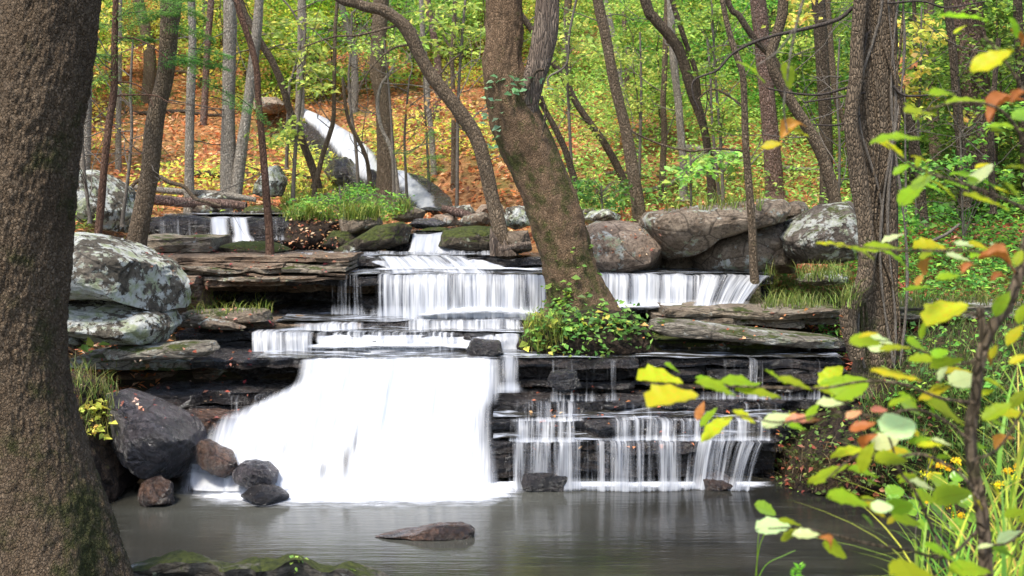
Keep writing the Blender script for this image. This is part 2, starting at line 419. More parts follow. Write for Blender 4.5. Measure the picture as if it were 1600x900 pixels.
c = n.mix(sc.outputs[0], (.27,.12,.045), (.46,.25,.11))
c = n.mix(n.ramp(sc.outputs[1], .7, 1, 0, .8), c, (.12,.05,.02))
c = n.mix(n.ramp(n.noise(wv, 1.1, 5, .6), .45, .62, 0, .75), c, (.10,.12,.025))
c = n.mix(n.ramp(n.noise(wv, 60, 3, .7), .4, .7, 0, .6), c, (.05,.028,.015))
gy_ = n.new('SeparateXYZ'); n.l.new(wv, gy_.inputs[0])
near = n.ramp(n.math('ADD', gy_.outputs[1], n.math('MULTIPLY', n.noise(wv, 1.5, 3), 3.0)), 14.5, 17.5, 1, 0)
soil = n.mix(n.ramp(n.noise(wv, 3, 6, .7), .45, .65), (.035,.023,.015), (.075,.055,.025))
soil = n.mix(n.ramp(n.noise(wv, 5, 5, .7), .52, .64, 0, .8), soil, (.045,.055,.015))
c = n.mix(near, c, soil)
n.out(n.bsdf(c, .95, .15, n.bump(n.math('ADD', n.noise(wv, 22, 5, .7), cell.outputs['Distance']), .8, .04)))
tag(link('ground', me, m), 'brown leaf covered ground of the creek banks and the slope behind', kind='structure')

# ------------------------------------------------------------------ rock slabs and ledges
def slab_mesh(x0, x1, yf, yb, zb, zt_, seed, rough=.03, dx=.055, over=.0, tiltx=0.0, strata=True):
    """one broken stone slab: front edge at yf (number or function of x), back at yb"""
    nx = max(6, int((x1-x0)/dx)); xs = np.linspace(x0, x1, nx)
    f = yf(xs) if callable(yf) else np.full(nx, float(yf))
    f = f+.05*fbm(n3(xs*2.3, 0, seed*1.7), 4, seed)
    h = zt_-zb; nr = max(3, min(9, int(h/.035)))
    rows = []
    for t in (1.0, .6, .3, .12, .03): rows.append((f+(yb-f)*t, np.full(nx, zt_)))
    rows.append((f.copy(), np.full(nx, zt_-min(.012, h*.15))))
    for k in range(1, nr+1):
        t = k/nr
        rows.append((f+over*t+.0, zt_-h*t*np.ones(nx)))
    rows.append((f+over+(yb-f)*.5, np.full(nx, zb)))
    rows.append((f*0+yb, np.full(nx, zb)))
    V = np.stack([np.stack([xs, y, z], 1) for y, z in rows], 1)       # nx, rows, 3
    k = 5.0
    d = fbm(V*np.array([k, k, k])+seed, 4, seed)
    V[..., 1] += np.where(np.arange(len(rows))[None] > 3, rough*1.3*d, 0)
    if strata: V[..., 1] += np.where(np.arange(len(rows))[None] > 4, rough*1.0*noise(n3(V[..., 0]*1.3, 0, V[..., 2]*22), seed+3), 0)
    V[..., 2] += rough*.45*fbm(V*np.array([3, 3, 1])+seed*2.3, 4, seed+9)+tiltx*(V[..., 0]-(x0+x1)/2)
    e = np.minimum((xs-x0), (x1-xs))/.12; e = np.clip(e, 0, 1)**.5
    V[..., 1] = V[..., 1]+(1-e)[:, None]*.05*(np.arange(len(rows))[None] > 3)
    nr_ = V.shape[1]
    F_ = grid_faces(nx, nr_)[:, ::-1]
    V2 = V.reshape(-1, 3); caps = []
    for i, flip in ((0, 0), (nx-1, 1)):
        cidx = len(V2); V2 = np.vstack([V2, V[i].mean(0)[None]])
        for j in range(nr_):
            a, b = i*nr_+j, i*nr_+(j+1) % nr_
            caps.append((cidx, a, b, b) if not flip else (cidx, b, a, a))
    caps = np.array([(a, b, c_, c_) for a, b, c_, _ in caps])
    # quads plus triangle caps -> use triangles throughout
    q = F_; tris = np.vstack([q[:, [0, 1, 2]], q[:, [0, 2, 3]], caps[:, :3]])
    return mesh_np('slab', V2, tris, False)

def ledge(label, x0, x1, yf, yb, zb, zt_, mats, seed, layer=(.06, .13), seg=(.5, 1.5), inset=.05, jit=.085, under=.0, rough=.05, recess=None):
    layer = (layer[0]*1.25, layer[1]*1.7)
    r = random.Random(seed)
    root = empty('rock_ledge', ((x0+x1)/2, yb, zb), label, 'rock ledge')
    root['kind'] = 'structure'; del root['category']
    z = zt_; li = 0
    fy = yf if callable(yf) else (lambda x: np.full(np.shape(x), float(yf)))
    while z > zb+.02:
        t = min(r.uniform(*layer), z-zb)
        if z-zb-t < .03: t = z-zb
        x = x0-(r.uniform(0, .3) if li else 0)
        while x < x1-.05:
            wd = r.uniform(*seg)*(1.6 if li == 0 else 1); xe = min(x+wd, x1)
            if x1-xe < .3: xe = x1
            off = (inset if li else 0)+under*li+r.uniform(-jit, jit)*(1 if li else .5)
            if recess: off += recess(li, (x+xe)/2)
            mt = mats(li, (x+xe)/2) if callable(mats) else mats[r.randrange(len(mats))]
            me = slab_mesh(x, xe-.008, (lambda X_, o=off: fy(X_)+o), yb if li == 0 else yb, z-t+.004, z+(r.uniform(-.02, .012) if li else r.uniform(-.012, .006)), seed*13+li*7+int(x*10), rough, tiltx=r.uniform(-.018, .018)*(1 if li else .4))
            o = link('slab', me, K[mt], root)
            x = xe
        z -= t; li += 1
    return root

zA = zt(563, 10.2); zB = zt(628, 9.85); zC = zt(657, 9.5); zD = zt(690, 9.25)
zE = zt(522, 11.0); zE2 = zt(505, 11.45); zF = zt(431, 12.2); zG = zt(402, 13.2); zH = zt(372, 14.2); zI = zt(338, 15.4)
def wob(base, amp, fr, ph): return lambda x: base+amp*np.sin(np.asarray(x)*fr+ph)+amp*.6*np.sin(np.asarray(x)*fr*2.7+ph*2)
wet = ['wet_rock']
# lower cascade, from the pool up
ledge('lowest wet black ledge dripping into the pool', X(748, 9.2), X(1232, 9.2), wob(9.25, .07, 4.1, 0), 9.9, -.12, zD, wet, 1, under=.02)
ledge('second wet black ledge above the pool', X(740, 9.5), X(1262, 9.5), wob(9.52, .07, 3.6, 1), 10.2, zD-.04, zC, wet, 2, layer=(.05,.08), seg=(.3,.9))
ledge('third wet black ledge with small blocks below the wide lip', X(740, 9.85), X(1290, 9.85), wob(9.86, .07, 4.9, 2), 10.5, zC-.04, zB, wet, 3, layer=(.05,.08), seg=(.25,.7))
ledge('wide dark ledge with the long straight lip', X(95, 10.2), X(1330, 10.2), wob(10.2, .035, 1.3, .5), 11.3, zB-.06, zA,
      lambda li, x: 'wet_rock' if x > X(400, 10.2) or li > 2 else ('ledge_grey' if li == 0 else 'ledge_brown'), 4, layer=(.05,.10), seg=(.6,1.8), under=.035, recess=lambda li, x: .5 if li > 0 and x < X(468, 10.2) else 0)
ledge('wet sloping ledge left of the white cascade', X(190, 9.6), X(440, 9.6), wob(9.86, .08, 1.9, 1), 10.6, zt(650, 9.7), zt(622, 9.75), ['wet_rock', 'wet_brown'], 5, layer=(.05,.08), seg=(.3,.8))
ledge('low wet ledge beside the big dark boulder', X(240, 9.3), X(385, 9.3), wob(9.6, .07, 2.2, 2), 10.3, -.15, zt(655, 9.45), ['wet_rock', 'wet_brown'], 6, layer=(.07,.12), seg=(.3,.8))
# middle shelf
ledge('low wet ledge under the middle falls', X(268, 11), X(830, 11), wob(11.0, .05, 1.6, 0), 11.9, zA-.03, zE, wet, 7, layer=(.05,.09), seg=(.4,1.2))
ledge('thin ledge lip across the middle pool', X(285, 11.45), X(850, 11.45), wob(11.45, .05, 2.2, 1), 12.6, zE-.03, zE2, lambda li, x: 'ledge_brown' if x < X(560, 11.4) else 'wet_rock', 8, layer=(.05,.08), seg=(.4,1.2))
ledge('dark undercut ledge behind the main row of falls', X(240, 12.2), X(1215, 12.2), wob(12.2, .04, 1.4, 2), 13.3, zE2-.05, zF,
      lambda li, x: ('ledge_brown' if li < 2 else 'wet_rock') if x < X(500, 12.2) else 'wet_rock', 9, layer=(.05,.10), seg=(.5,1.6), under=.05, recess=lambda li, x: .7 if li > 0 and x < X(510, 12.2) else 0)
ledge('dry layered brown ledge on the left above the dark hollow', X(225, 12.3), X(545, 12.3), wob(12.3, .08, 1.1, 0), 13.6, zF-.05, zt(402, 12.3), ['ledge_brown', 'dry_rock'], 10, layer=(.03,.045), seg=(.7,1.9), inset=-.03, under=-.055, jit=.10)
ledge('upper wet ledge of the stepped falls', X(300, 13.2), X(850, 13.2), wob(13.15, .06, 1.7, 1), 14.4, zF-.03, zG, lambda li, x: 'ledge_brown' if x < X(430, 13) else 'wet_rock', 11, layer=(.05,.09), seg=(.5,1.4))
ledge('top block that the narrow white fall runs over', X(625, 14.5), X(735, 14.5), wob(14.47, .03, 2, 1), 16.0, zG-.05, zt(364, 14.5), wet, 13, layer=(.08,.12), seg=(.4,1.0))
ledge('dark wet rock wall below the small upper left fall', X(232, 15.2), X(492, 15.2), wob(15.1, .12, 1.1, 1), 16.6, zt(380, 15), zI, wet+['wet_purple'], 14, layer=(.14,.24), seg=(.8,1.8), rough=.05)
ledge('brown steps on the left bank beside the rough barked tree', X(200, 13.2), X(330, 13.2), wob(13.0, .08, 1.3, 0), 14.2, zt(412, 13), zt(372, 13.2), ['dry_rock', 'ledge_brown'], 15, layer=(.06,.1), seg=(.5,1.2))
ledge('brown ledge running left behind the lichen boulder', X(205, 11.8), X(300, 11.8), wob(11.8, .08, 1.3, 0), 12.6, zt(500, 11.8), zt(434, 11.8), ['ledge_brown'], 16, layer=(.06,.1), seg=(.5,1.2), under=.03)
# right bank slabs
ledge('long grey slab stack beside the island tree', X(1045, 11.1), X(1330, 11.1), wob(11.15, .08, 1.5, 0), 12.2, zt(512, 11.1), zt(482, 11.15), ['ledge_grey', 'dry_rock'], 17, layer=(.05,.08), seg=(.6,1.6), under=-.04, recess=lambda li, x: .12*(li % 2))
ledge('mossy wet ledge under the grey slabs', X(1030, 10.9), X(1335, 10.9), wob(10.95, .06, 1.9, 0), 11.6, zA-.05, zt(535, 10.9), ['mossy_rock', 'wet_rock'], 18, layer=(.06,.1), seg=(.5,1.3))
ledge('thin grey slabs under the grassy right bank', X(1385, 10.8), X(1690, 10.8), wob(10.75, .08, 1.5, 1), 12.0, zt(502, 10.8), zt(478, 10.8), ['ledge_grey', 'ledge_brown'], 19, layer=(.05,.09), seg=(.7,1.6))
ledge('dark wet rocks in the shade of the right bank', X(1390, 10.2), X(1700, 10.2), wob(10.2, .1, 1.5, 1), 11.2, zt(640, 10.1), zt(560, 10.3), ['wet_rock', 'soil'], 20, layer=(.08,.14), seg=(.4,1.0))

# ------------------------------------------------------------------ boulders
def rock_mesh(outline, Y, depth, seed, sub=5, facet=.16, rough=.035, flat=.75, under=0.0):
    """outline: silhouette as photo pixels, turned into a solid of its own thickness at depth Y"""
    o = np.array(outline, float); cx, cy = (o[:, 0].min()+o[:, 0].max())/2, (o[:, 1].min()+o[:, 1].max())/2
    W, H = np.ptp(o[:, 0])/2, np.ptp(o[:, 1])/2
    q = np.stack([(o[:, 0]-cx)/W, -(o[:, 1]-cy)/H], 1)
    th = np.arctan2(q[:, 1], q[:, 0]); k = np.argsort(th); q = q[k]; th = th[k]
    # polar silhouette by ray/edge intersection
    ang = np.linspace(-np.pi, np.pi, 181); rr = []
    qn = np.roll(q, -1, 0)
    for a in ang:
        d = np.array([math.cos(a), math.sin(a)]); best = 0
        for p0, p1 in zip(q, qn):
            e = p1-p0; den = d[0]*e[1]-d[1]*e[0]
            if abs(den) < 1e-9: continue
            t = (p0[0]*e[1]-p0[1]*e[0])/den; s = (p0[0]*d[1]-p0[1]*d[0])/den
            if t > 0 and -.001 <= s <= 1.001: best = max(best, t)
        rr.append(best if best > 0 else 1)
    rr = np.array(rr)
    bm = __import__('bmesh').new(); __import__('bmesh').ops.create_icosphere(bm, subdivisions=sub, radius=1)
    V = np.array([v.co[:] for v in bm.verts]); Fc = np.array([[v.index for v in f.verts] for f in bm.faces]); bm.free()
    a = np.arctan2(V[:, 2], V[:, 0]); rs = np.interp(a, ang, rr)
    xz = np.hypot(V[:, 0], V[:, 2]); pw = flat
    prof = np.clip(xz, 1e-6, 1)**pw
    D = depth/2
    w_, h_ = M(W, Y), M(H, Y)
    px_ = np.cos(a)*rs*prof*w_; pz_ = np.sin(a)*rs*prof*h_
    py_ = np.sign(V[:, 1])*np.abs(V[:, 1])**pw*D
    Q = np.stack([px_, py_, pz_], 1)
    sc = np.array([w_, D, h_]); r_ = np.random.default_rng(seed)
    if facet > 0:
        for _ in range(9):
            nn = r_.normal(size=3); nn /= np.linalg.norm(nn)
            if abs(nn[1]) < .25: nn[1] = -.6*np.sign(r_.uniform(-1, 1)+.3); nn /= np.linalg.norm(nn)
            u = Q/sc; dd = u@nn; lim = dd.max()*(1-facet*r_.uniform(.5, 1.3))
            Q = Q-np.maximum(dd-lim, 0)[:, None]*nn[None]*sc*.92
    s = min(w_, h_)*1.0+.1
    nr = Q/(np.linalg.norm(Q/sc, axis=1)[:, None]+1e-6)/sc; nr /= np.linalg.norm(nr, axis=1)[:, None]+1e-6
    Q = Q+nr*(rough*s*1.6*fbm(Q/s*1.6+seed, 5, seed, .55))[:, None]
    Q = Q-nr*(rough*s*1.1*np.abs(fbm(Q/s*3.1+seed*2, 4, seed+2, .55)))[:, None]
    Q = Q+nr*(rough*s*.5*noise(n3(Q[:, 0]*2, Q[:, 1]*2, Q[:, 2]*14/s*.5), seed+5))[:, None]
    Q[:, 1] += under*(Q[:, 2].max()-Q[:, 2])
    c0 = np.array(P(cx, cy, Y))
    return mesh_np('boulder', Q, Fc, False), c0
def boulder(outline, Y, depth, mat, label, name='boulder', group=None, **k):
    me, c0 = rock_mesh(outline, Y, depth, **k)
    o = link(name, me, K[mat]); o.location = c0
    return tag(o, label, 'boulder' if name == 'boulder' else 'rock', group)
def box(x0, y0, x1, y1, r=.28):
    w_, h_ = x1-x0, y1-y0
    return [(x0, y0+h_*.55), (x0+w_*.12, y0+h_*r), (x0+w_*.35, y0+h_*.05), (x0+w_*.68, y0), (x0+w_*.92, y0+h_*r*.8), (x1, y0+h_*.6), (x1-w_*.1, y1-h_*.08), (x0+w_*.5, y1), (x0+w_*.1, y1-h_*.1)]
BL = [
 ([(60,395),(105,362),(150,367),(205,385),(255,408),(290,452),(280,488),(215,470),(120,466),(60,466)], 10.4, 1.7, 'lichen_rock', 'big white spotted lichen boulder beside the thick trunk', dict(seed=3, sub=5, facet=.20, under=.12)),
 ([(60,480),(110,467),(215,468),(262,490),(271,510),(255,536),(160,530),(80,520)], 10.3, 1.5, 'lichen_rock', 'low rounded lichen boulder under the big white spotted one', dict(seed=4, sub=5, facet=.18, under=.15)),
 ([(163,615),(185,608),(225,625),(270,650),(300,682),(304,715),(290,760),(200,765),(168,700)], 8.9, 1.1, 'wet_purple', 'large wet dark boulder with fallen leaves at the pool edge', dict(seed=5, sub=5, facet=.26, under=.35)),
 ([(301,694),(314,684),(335,688),(362,700),(384,716),(380,738),(352,744),(318,728),(302,710)], 8.98, .42, 'wet_brown', 'tilted red brown wet rock beside the white water', dict(seed=6, facet=.26)),
 ([(364,738),(374,722),(395,718),(418,722),(434,738),(432,758),(400,764),(370,758)], 8.82, .4, 'wet_purple', 'small pinkish wet rock at the foot of the cascade', dict(seed=7, facet=.26)),
 ([(374,776),(388,762),(408,756),(428,760),(456,776),(440,790),(390,790)], 8.6, .3, 'wet_rock', 'low black rock just breaking the pool surface left of centre', dict(seed=8, facet=.26)),
 ([(216,775),(225,750),(250,742),(270,752),(274,790),(225,800)], 8.6, .3, 'wet_brown', 'small brown rock under the large dark boulder', dict(seed=9)),
 ([(560,842),(600,838),(650,828),(680,819),(730,817),(744,828),(742,842),(650,843)], 7.75, .24, 'wet_brown', 'long low brown rock alone in the pool', dict(seed=10)),
 ([(727,545),(740,528),(760,530),(780,532),(791,560),(728,562)], 10.45, .35, 'wet_rock', 'rounded black rock in the stream above the cascade', dict(seed=11)),
 ([(100,300),(125,262),(165,272),(200,300),(212,335),(195,365),(120,352)], 14.5, 1.6, 'lichen_rock', 'lichen boulder on the left bank behind the thin reddish trunk', dict(seed=12)),
 ([(236,348),(258,337),(320,336),(345,342),(400,346),(440,338),(486,340),(494,360),(490,392),(400,394),(240,388)], 15.05, .8, 'wet_rock', 'rounded glistening wet rock mass the small upper left fall runs over', dict(seed=56, sub=5, facet=.05, flat=.5, rough=.06)),
 ([(345,385),(370,376),(430,378),(455,390),(440,400),(360,398)], 13.6, .7, 'mossy_rock', 'flat green mossy rock under the small upper left fall', dict(seed=13)),
 ([(530,345),(540,332),(590,330),(598,350),(560,372),(535,368)], 14.7, .8, 'boulder_brown', 'blocky boulder with a white lichen patch above the mossy slab', dict(seed=14)),
 ([(520,392),(545,378),(590,352),(630,345),(645,355),(638,380),(600,392),(540,396)], 14.2, .9, 'mossy_rock', 'slanting mossy boulder left of the narrow white fall', dict(seed=15)),
 ([(500,385),(520,360),(560,356),(570,380),(540,396)], 14.5, .7, 'mossy_rock', 'dark mossy boulder in the shade left of the slanting one', dict(seed=16)),
 ([(440,380),(450,345),(490,335),(530,345),(532,385),(480,396)], 14.9, .9, 'soil', 'root covered earth bank below the bright grass clump', dict(seed=17)),
 ([(685,385),(692,360),(740,352),(785,355),(795,380),(780,394),(720,392)], 14.2, .9, 'mossy_rock', 'wide mossy boulder right of the narrow white fall', dict(seed=18)),
 ([(785,348),(790,325),(820,322),(828,352),(805,358)], 14.6, .6, 'lichen_rock', 'pale lichen boulder just left of the leaning trunk', dict(seed=19)),
 ([(785,385),(792,362),(825,360),(832,392),(800,398)], 13.6, .6, 'boulder_brown', 'brown boulder low beside the broken stump', dict(seed=20)),
 ([(612,342),(622,326),(645,322),(665,330),(660,344),(630,348)], 15.8, .6, 'boulder_brown', 'dark angular rock at the foot of the thick middle tree', dict(seed=21)),
 ([(635,352),(650,342),(680,340),(698,348),(690,356),(650,357)], 15.2, .6, 'wet_purple', 'flat bluish stone at the top of the narrow fall', dict(seed=22)),
 ([(648,362),(670,354),(700,356),(705,366),(670,370)], 15.0, .5, 'mossy_rock', 'small green mossy stone beside the fall head', dict(seed=23)),
 ([(670,345),(680,335),(712,334),(716,352),(690,354)], 16.0, .7, 'boulder_tan', 'tan block behind the head of the narrow fall', dict(seed=24)),
 ([(712,350),(725,337),(760,330),(770,350),(735,356)], 15.3, .7, 'boulder_brown', 'pointed brown rock resting against the tan blocks', dict(seed=25)),
 ([(700,335),(708,322),(735,320),(745,334),(720,338)], 16.8, .7, 'lichen_rock', 'small pale rock on top of the rock pile in the centre', dict(seed=26)),
 ([(740,334),(752,320),(785,318),(790,335),(760,340)], 16.6, .8, 'boulder_tan', 'rounded tan rock behind the leaning grey trunk', dict(seed=27)),
 ([(895,370),(918,348),(960,344),(1005,350),(1035,385),(1045,420),(1000,432),(930,432),(900,420)], 13.3, 1.9, 'boulder_tan', 'broad tan sloping boulder right of the leaning trunk', dict(seed=28, sub=5, facet=.2)),
 ([(908,345),(922,330),(950,326),(970,338),(965,348),(930,352)], 15.5, .8, 'lichen_rock', 'small white lichen rock behind the broad tan boulder', dict(seed=29)),
 ([(905,340),(912,326),(932,325),(935,335),(920,342)], 16.4, .6, 'boulder_brown', 'little dark rock at the left of the white lichen rock', dict(seed=30)),
 ([(1000,352),(1010,332),(1060,326),(1140,318),(1215,311),(1229,326),(1222,345),(1160,360),(1110,378),(1085,402),(1045,408),(1014,385)], 12.9, 1.7, 'boulder_brown', 'huge overhanging boulder with a flat top on the right', dict(seed=31, sub=5, facet=.05, under=.5)),
 ([(1080,404),(1095,378),(1150,350),(1200,344),(1235,350),(1245,385),(1235,425),(1140,432),(1090,428)], 13.2, 1.5, 'boulder_brown', 'lichen streaked boulder tucked under the huge overhang', dict(seed=32, sub=5, facet=.06)),
 ([(1215,370),(1235,348),(1275,325),(1320,315),(1345,335),(1345,400),(1290,412),(1240,408),(1220,392)], 12.6, 1.6, 'lichen_rock_dark', 'grey lichen boulder beside the vine covered trunk', dict(seed=33, sub=5, facet=.12)),
 ([(1020,420),(1025,395),(1060,380),(1110,384),(1120,432),(1060,436)], 13.7, 1.0, 'boulder_brown', 'shadowed rock deep in the hollow under the overhanging boulder', dict(seed=55)),
 ([(1222,338),(1228,318),(1248,312),(1266,322),(1264,342),(1240,348)], 13.4, .7, 'boulder_brown', 'round brown boulder in the gap above the right boulders', dict(seed=34)),
 ([(1180,345),(1190,336),(1222,336),(1225,350),(1200,354)], 13.4, .7, 'boulder_brown', 'small flat stone wedged below the round brown boulder', dict(seed=35)),
 ([(1200,330),(1205,316),(1222,313),(1228,330),(1212,338)], 13.9, .6, 'lichen_rock_dark', 'small grey boulder behind the huge flat topped one', dict(seed=36)),
 ([(1245,438),(1260,428),(1300,424),(1325,430),(1320,442),(1270,446)], 11.9, .6, 'lichen_rock', 'small pale stone in the grass under the grey lichen boulder', dict(seed=37)),
 ([(100,525),(105,512),(120,515),(135,535),(120,545)], 10.1, .4, 'lichen_rock_dark', 'small grey stone in the dark gap beside the thick trunk', dict(seed=38)),
 ([(395,300),(415,262),(435,258),(447,285),(440,305),(410,308)], 17.5, .9, 'lichen_rock', 'pale upright rock on the slope behind the twin trunks', dict(seed=39)),
 ([(500,265),(520,248),(545,250),(560,275),(600,295),(590,318),(545,300),(510,285)], 20.3, 1.6, 'wet_rock', 'dark broken rocks beside the far sliding fall', dict(seed=40, facet=.25, rough=.07)),
 ([(575,290),(580,262),(592,268),(612,300),(618,325),(590,322)], 19.6, 1.0, 'wet_rock', 'dark wedge of rock behind the thick middle tree', dict(seed=41, facet=.2)),
 ([(395,165),(405,152),(430,150),(448,165),(430,178),(402,176)], 25.0, 1.2, 'boulder_tan', 'tan rock sticking out of the leafy slope left of the far fall', dict(seed=42)),
 ([(300,330),(310,318),(335,316),(345,328),(340,336),(310,338)], 16.6, .6, 'boulder_brown', 'brown rock between the two pale trunks above the wet wall', dict(seed=43)),
 ([(378,332),(388,322),(420,320),(440,330),(430,340),(390,342)], 16.4, .7, 'mossy_rock', 'low dark rock right of the twin trunks', dict(seed=44)),
 ([(300,312),(315,300),(350,298),(368,308),(360,322),(320,322)], 17.2, .7, 'lichen_rock', 'pale rock behind the fallen logs', dict(seed=45)),
 ([(1010,512),(1015,498),(1060,500),(1150,512),(1310,528),(1312,542),(1200,536),(1100,526),(1030,522)], 10.75, .9, 'ledge_grey', 'long tilted lichen slab right of the leafy island', dict(seed=46, sub=5, facet=.05, rough=.05)),
 ([(1360,640),(1375,600),(1420,590),(1470,610),(1480,660),(1400,680)], 9.6, .8, 'soil', 'brown earth lump below the vine covered trunk', dict(seed=47)),
 ([(165,548),(172,541),(240,538),(300,534),(335,534),(343,545),(325,556),(230,560),(170,560)], 10.05, .6, 'ledge_grey', 'thin flat slab with a lichen edge jutting out on the left', dict(seed=48, facet=.04)),
 ([(275,500),(290,486),(350,482),(420,484),(425,500),(350,508),(285,510)], 11.3, .7, 'dry_rock', 'flat tan stone with moss behind the left lichen boulders', dict(seed=49, facet=.06)),
 ([(310,505),(325,497),(350,500),(385,512),(370,516),(320,512)], 10.9, .3, 'boulder_brown', 'curved brown stone lying on the wet shelf', dict(seed=50)),
 ([(855,600),(860,580),(900,578),(908,604),(880,612)], 9.95, .3, 'wet_rock', 'square black block on the step below the wide lip', dict(seed=51, facet=.05, flat=.45)),
 ([(805,745),(812,733),(850,730),(890,736),(888,765),(810,766)], 9.1, .4, 'wet_rock', 'low black block at the foot of the dripping ledge', dict(seed=52, facet=.05, flat=.5)),
 ([(1085,760),(1092,742),(1125,738),(1150,752),(1148,768),(1090,768)], 9.1, .35, 'wet_brown', 'rounded dark rock with red leaves at the foot of the right ledge', dict(seed=53)),
]
for ol, Y, dp, mt, lb, kw in BL: boulder(ol, Y, dp, mt, lb, **kw)
def near_rock():
    cr = np.array([(170,912),(195,888),(222,876),(245,867),(285,862),(322,868),(352,877),(400,872),(440,865),(465,864),(490,873),(520,880),(560,882),(590,890),(615,905),(640,930)], float)
    nx = 240; c = spline(cr, nx); xs = c[:, 0]; rows = []
    top = 14+7*noise(n3(xs*.03, 0, 1), 5)
    for k, (dy, Y) in enumerate([(26, 5.35), (8, 5.18), (0, 5.05), (.35, 4.98), (.7, 4.92), (1.0, 4.88)]):
        yy = c[:, 1]+(dy if k < 3 else top*dy); rows.append([P(a, b, Y) for a, b in zip(xs, yy)])
    e = np.array(rows[-1])
    for k in range(1, 13):
        q = e.copy(); q[:, 2] -= .045*k; q[:, 1] += .028*k*(1 if k < 8 else .9); rows.append(q)
    V = np.stack([np.array([list(p) for p in r_]) for r_ in rows], 1)
    V[..., 1] += .035*fbm(V*7, 5, 3)+.02*noise(n3(V[..., 0]*3, 0, V[..., 2]*26), 6); V[..., 2] += .016*fbm(V*9+5, 4, 8)
    o = link('near_ledge', mesh_np('near_ledge', V, grid_faces(nx, V.shape[1]), False), K['near_rock'])
    tag(o, 'mossy grey ledge rock across the near edge of the pool', 'rock')
near_rock()

# ------------------------------------------------------------------ island mound under the main tree
def mound(name, outline, Y, depth, mat, label, cat, seed):
    me, c0 = rock_mesh(outline, Y, depth, seed=seed, sub=5, facet=.03, rough=.09)
    o = link(name, me, K[mat]); o.location = c0; return tag(o, label, cat)
mound('earth_mound', [(805,540),(822,505),(850,488),(900,480),(985,487),(1020,520),(1045,562),(940,570),(820,566)], 10.95, 1.1, 'soil', 'brown earth island of roots under the big leaning tree', 'earth mound', 60)
mound('earth_bank', [(1205,770),(1215,725),(1250,690),(1300,640),(1400,600),(1560,590),(1700,640),(1700,800),(1400,790)], 9.35, 1.5, 'soil', 'dark root covered bank at the right end of the pool', 'bank', 61)
mound('earth_bank', [(60,600),(110,580),(150,600),(175,650),(190,720),(195,775),(60,790)], 8.9, 1.2, 'soil', 'small root covered bank between the thick trunk and the dark boulder', 'bank', 62)

# ------------------------------------------------------------------ pool
m, _, _ = newmat('pool_water'); n = N(m)
wp = n.coord(kind='World')
sx = n.new('SeparateXYZ'); n.l.new(wp, sx.inputs[0])
st = n.noise(n.coord(kind='World', scale=(.35, 2.2, 1)), 1.6, 4, .55, .3)
st2 = n.noise(n.coord(kind='World', scale=(.8, 7, 1)), 2.4, 4, .6)
# silt and air bubbles carried out from the foot of the cascade
dx = n.math('MULTIPLY', n.math('ADD', sx.outputs[0], 1.1), .52); dy = n.math('MULTIPLY', n.math('SUBTRACT', sx.outputs[1], 9.0), .55)
dd = n.math('SQRT', n.math('ADD', n.math('MULTIPLY', dx, dx), n.math('MULTIPLY', dy, dy)))
milk = n.ramp(n.math('ADD', dd, n.math('MULTIPLY', n.math('SUBTRACT', st, .5), .9)), .25, 1.35, 1, 0, 'S')
c = n.mix(n.ramp(st, .35, .65), (.013, .013, .011), (.030, .028, .022))
c = n.mix(n.math('MULTIPLY', milk, .7), c, (.12, .12, .10))
c = n.mix(n.ramp(st2, .58, .72, 0, .12), c, (.25, .26, .22))
hb = n.math('ADD', st2, n.math('MULTIPLY', n.noise(n.coord(kind='World', scale=(1, 1.6, 1)), 5, 3, .5), .5))
n.out(n.bsdf(c, .12, .5, n.bump(hb, .14, .02)))
xs = np.linspace(-7, 7, 60); ys = np.linspace(4.9, 10.0, 40); gx_, gy__ = np.meshgrid(xs, ys, indexing='ij')
tag(link('pool_water', mesh_np('pool_water', np.stack([gx_, gy__, gx_*0], -1), grid_faces(60, 40), True), m), 'dark still pool below the falls', kind='structure')

# thin running water on the shelves
m, _, _ = newmat('stream_water'); n = N(m)
a = n.noise(n.coord(kind='World', scale=(.8, 3, 1)), 4, 5, .6); b = n.noise(n.coord(kind='World', scale=(1, 1, 1)), 2.0, 3)
al = n.ramp(n.math('ADD', a, n.math('MULTIPLY', b, .3)), .60, .86, .0, .85, 'S')
d = n.bsdf((.62, .66, .74), .22, .6, n.bump(a, .5, .02)); gl = n.bsdf((.03, .027, .02), .12, .7, n.bump(a, .5, .02))
mx = n.new('MixShader'); n.l.new(al, mx.inputs[0]); n.l.new(gl, mx.inputs[1]); n.l.new(d, mx.inputs[2]); n.out(mx.outputs[0])
K['stream'] = m
def sheet(x0, x1, y0, y1, z, label, mat='stream', seed=0):
    nx, ny = 60, 10; u = np.linspace(0, 1, nx); v = np.linspace(0, 1, ny); U, V_ = np.meshgrid(u, v, indexing='ij')
    XX = x0+(x1-x0)*U; YY = y0+(y1-y0)*V_
    ZZ = z+.012*fbm(n3(XX*3, YY*5, seed), 3, seed)
    tag(link('stream_water', mesh_np('stream_water', np.stack([XX, YY, ZZ], -1), grid_faces(nx, ny), True), K[mat]), label, kind='structure')
sheet(X(400, 10.3), X(1320, 10.3), 10.24, 11.4, zA+.022, 'thin water sliding over the wide lip', seed=1)
sheet(X(385, 11.1), X(835, 11.1), 11.06, 11.9, zE+.02, 'thin water on the middle shelf', seed=2)
sheet(X(430, 11.6), X(850, 11.6), 11.5, 12.5, zE2+.016, 'thin water below the main row of falls', seed=3)
sheet(X(500, 12.3), X(1200, 12.3), 12.26, 13.4, zF+.02, 'thin water above the main row of falls', seed=4)
sheet(X(430, 13.3), X(830, 13.3), 13.25, 14.5, zG+.02, 'thin water on the upper shelf', seed=5)
sheet(X(250, 15.4), X(480, 15.4), 15.3, 17.5, zI+.03, 'shallow creek above the small upper left fall', seed=6)
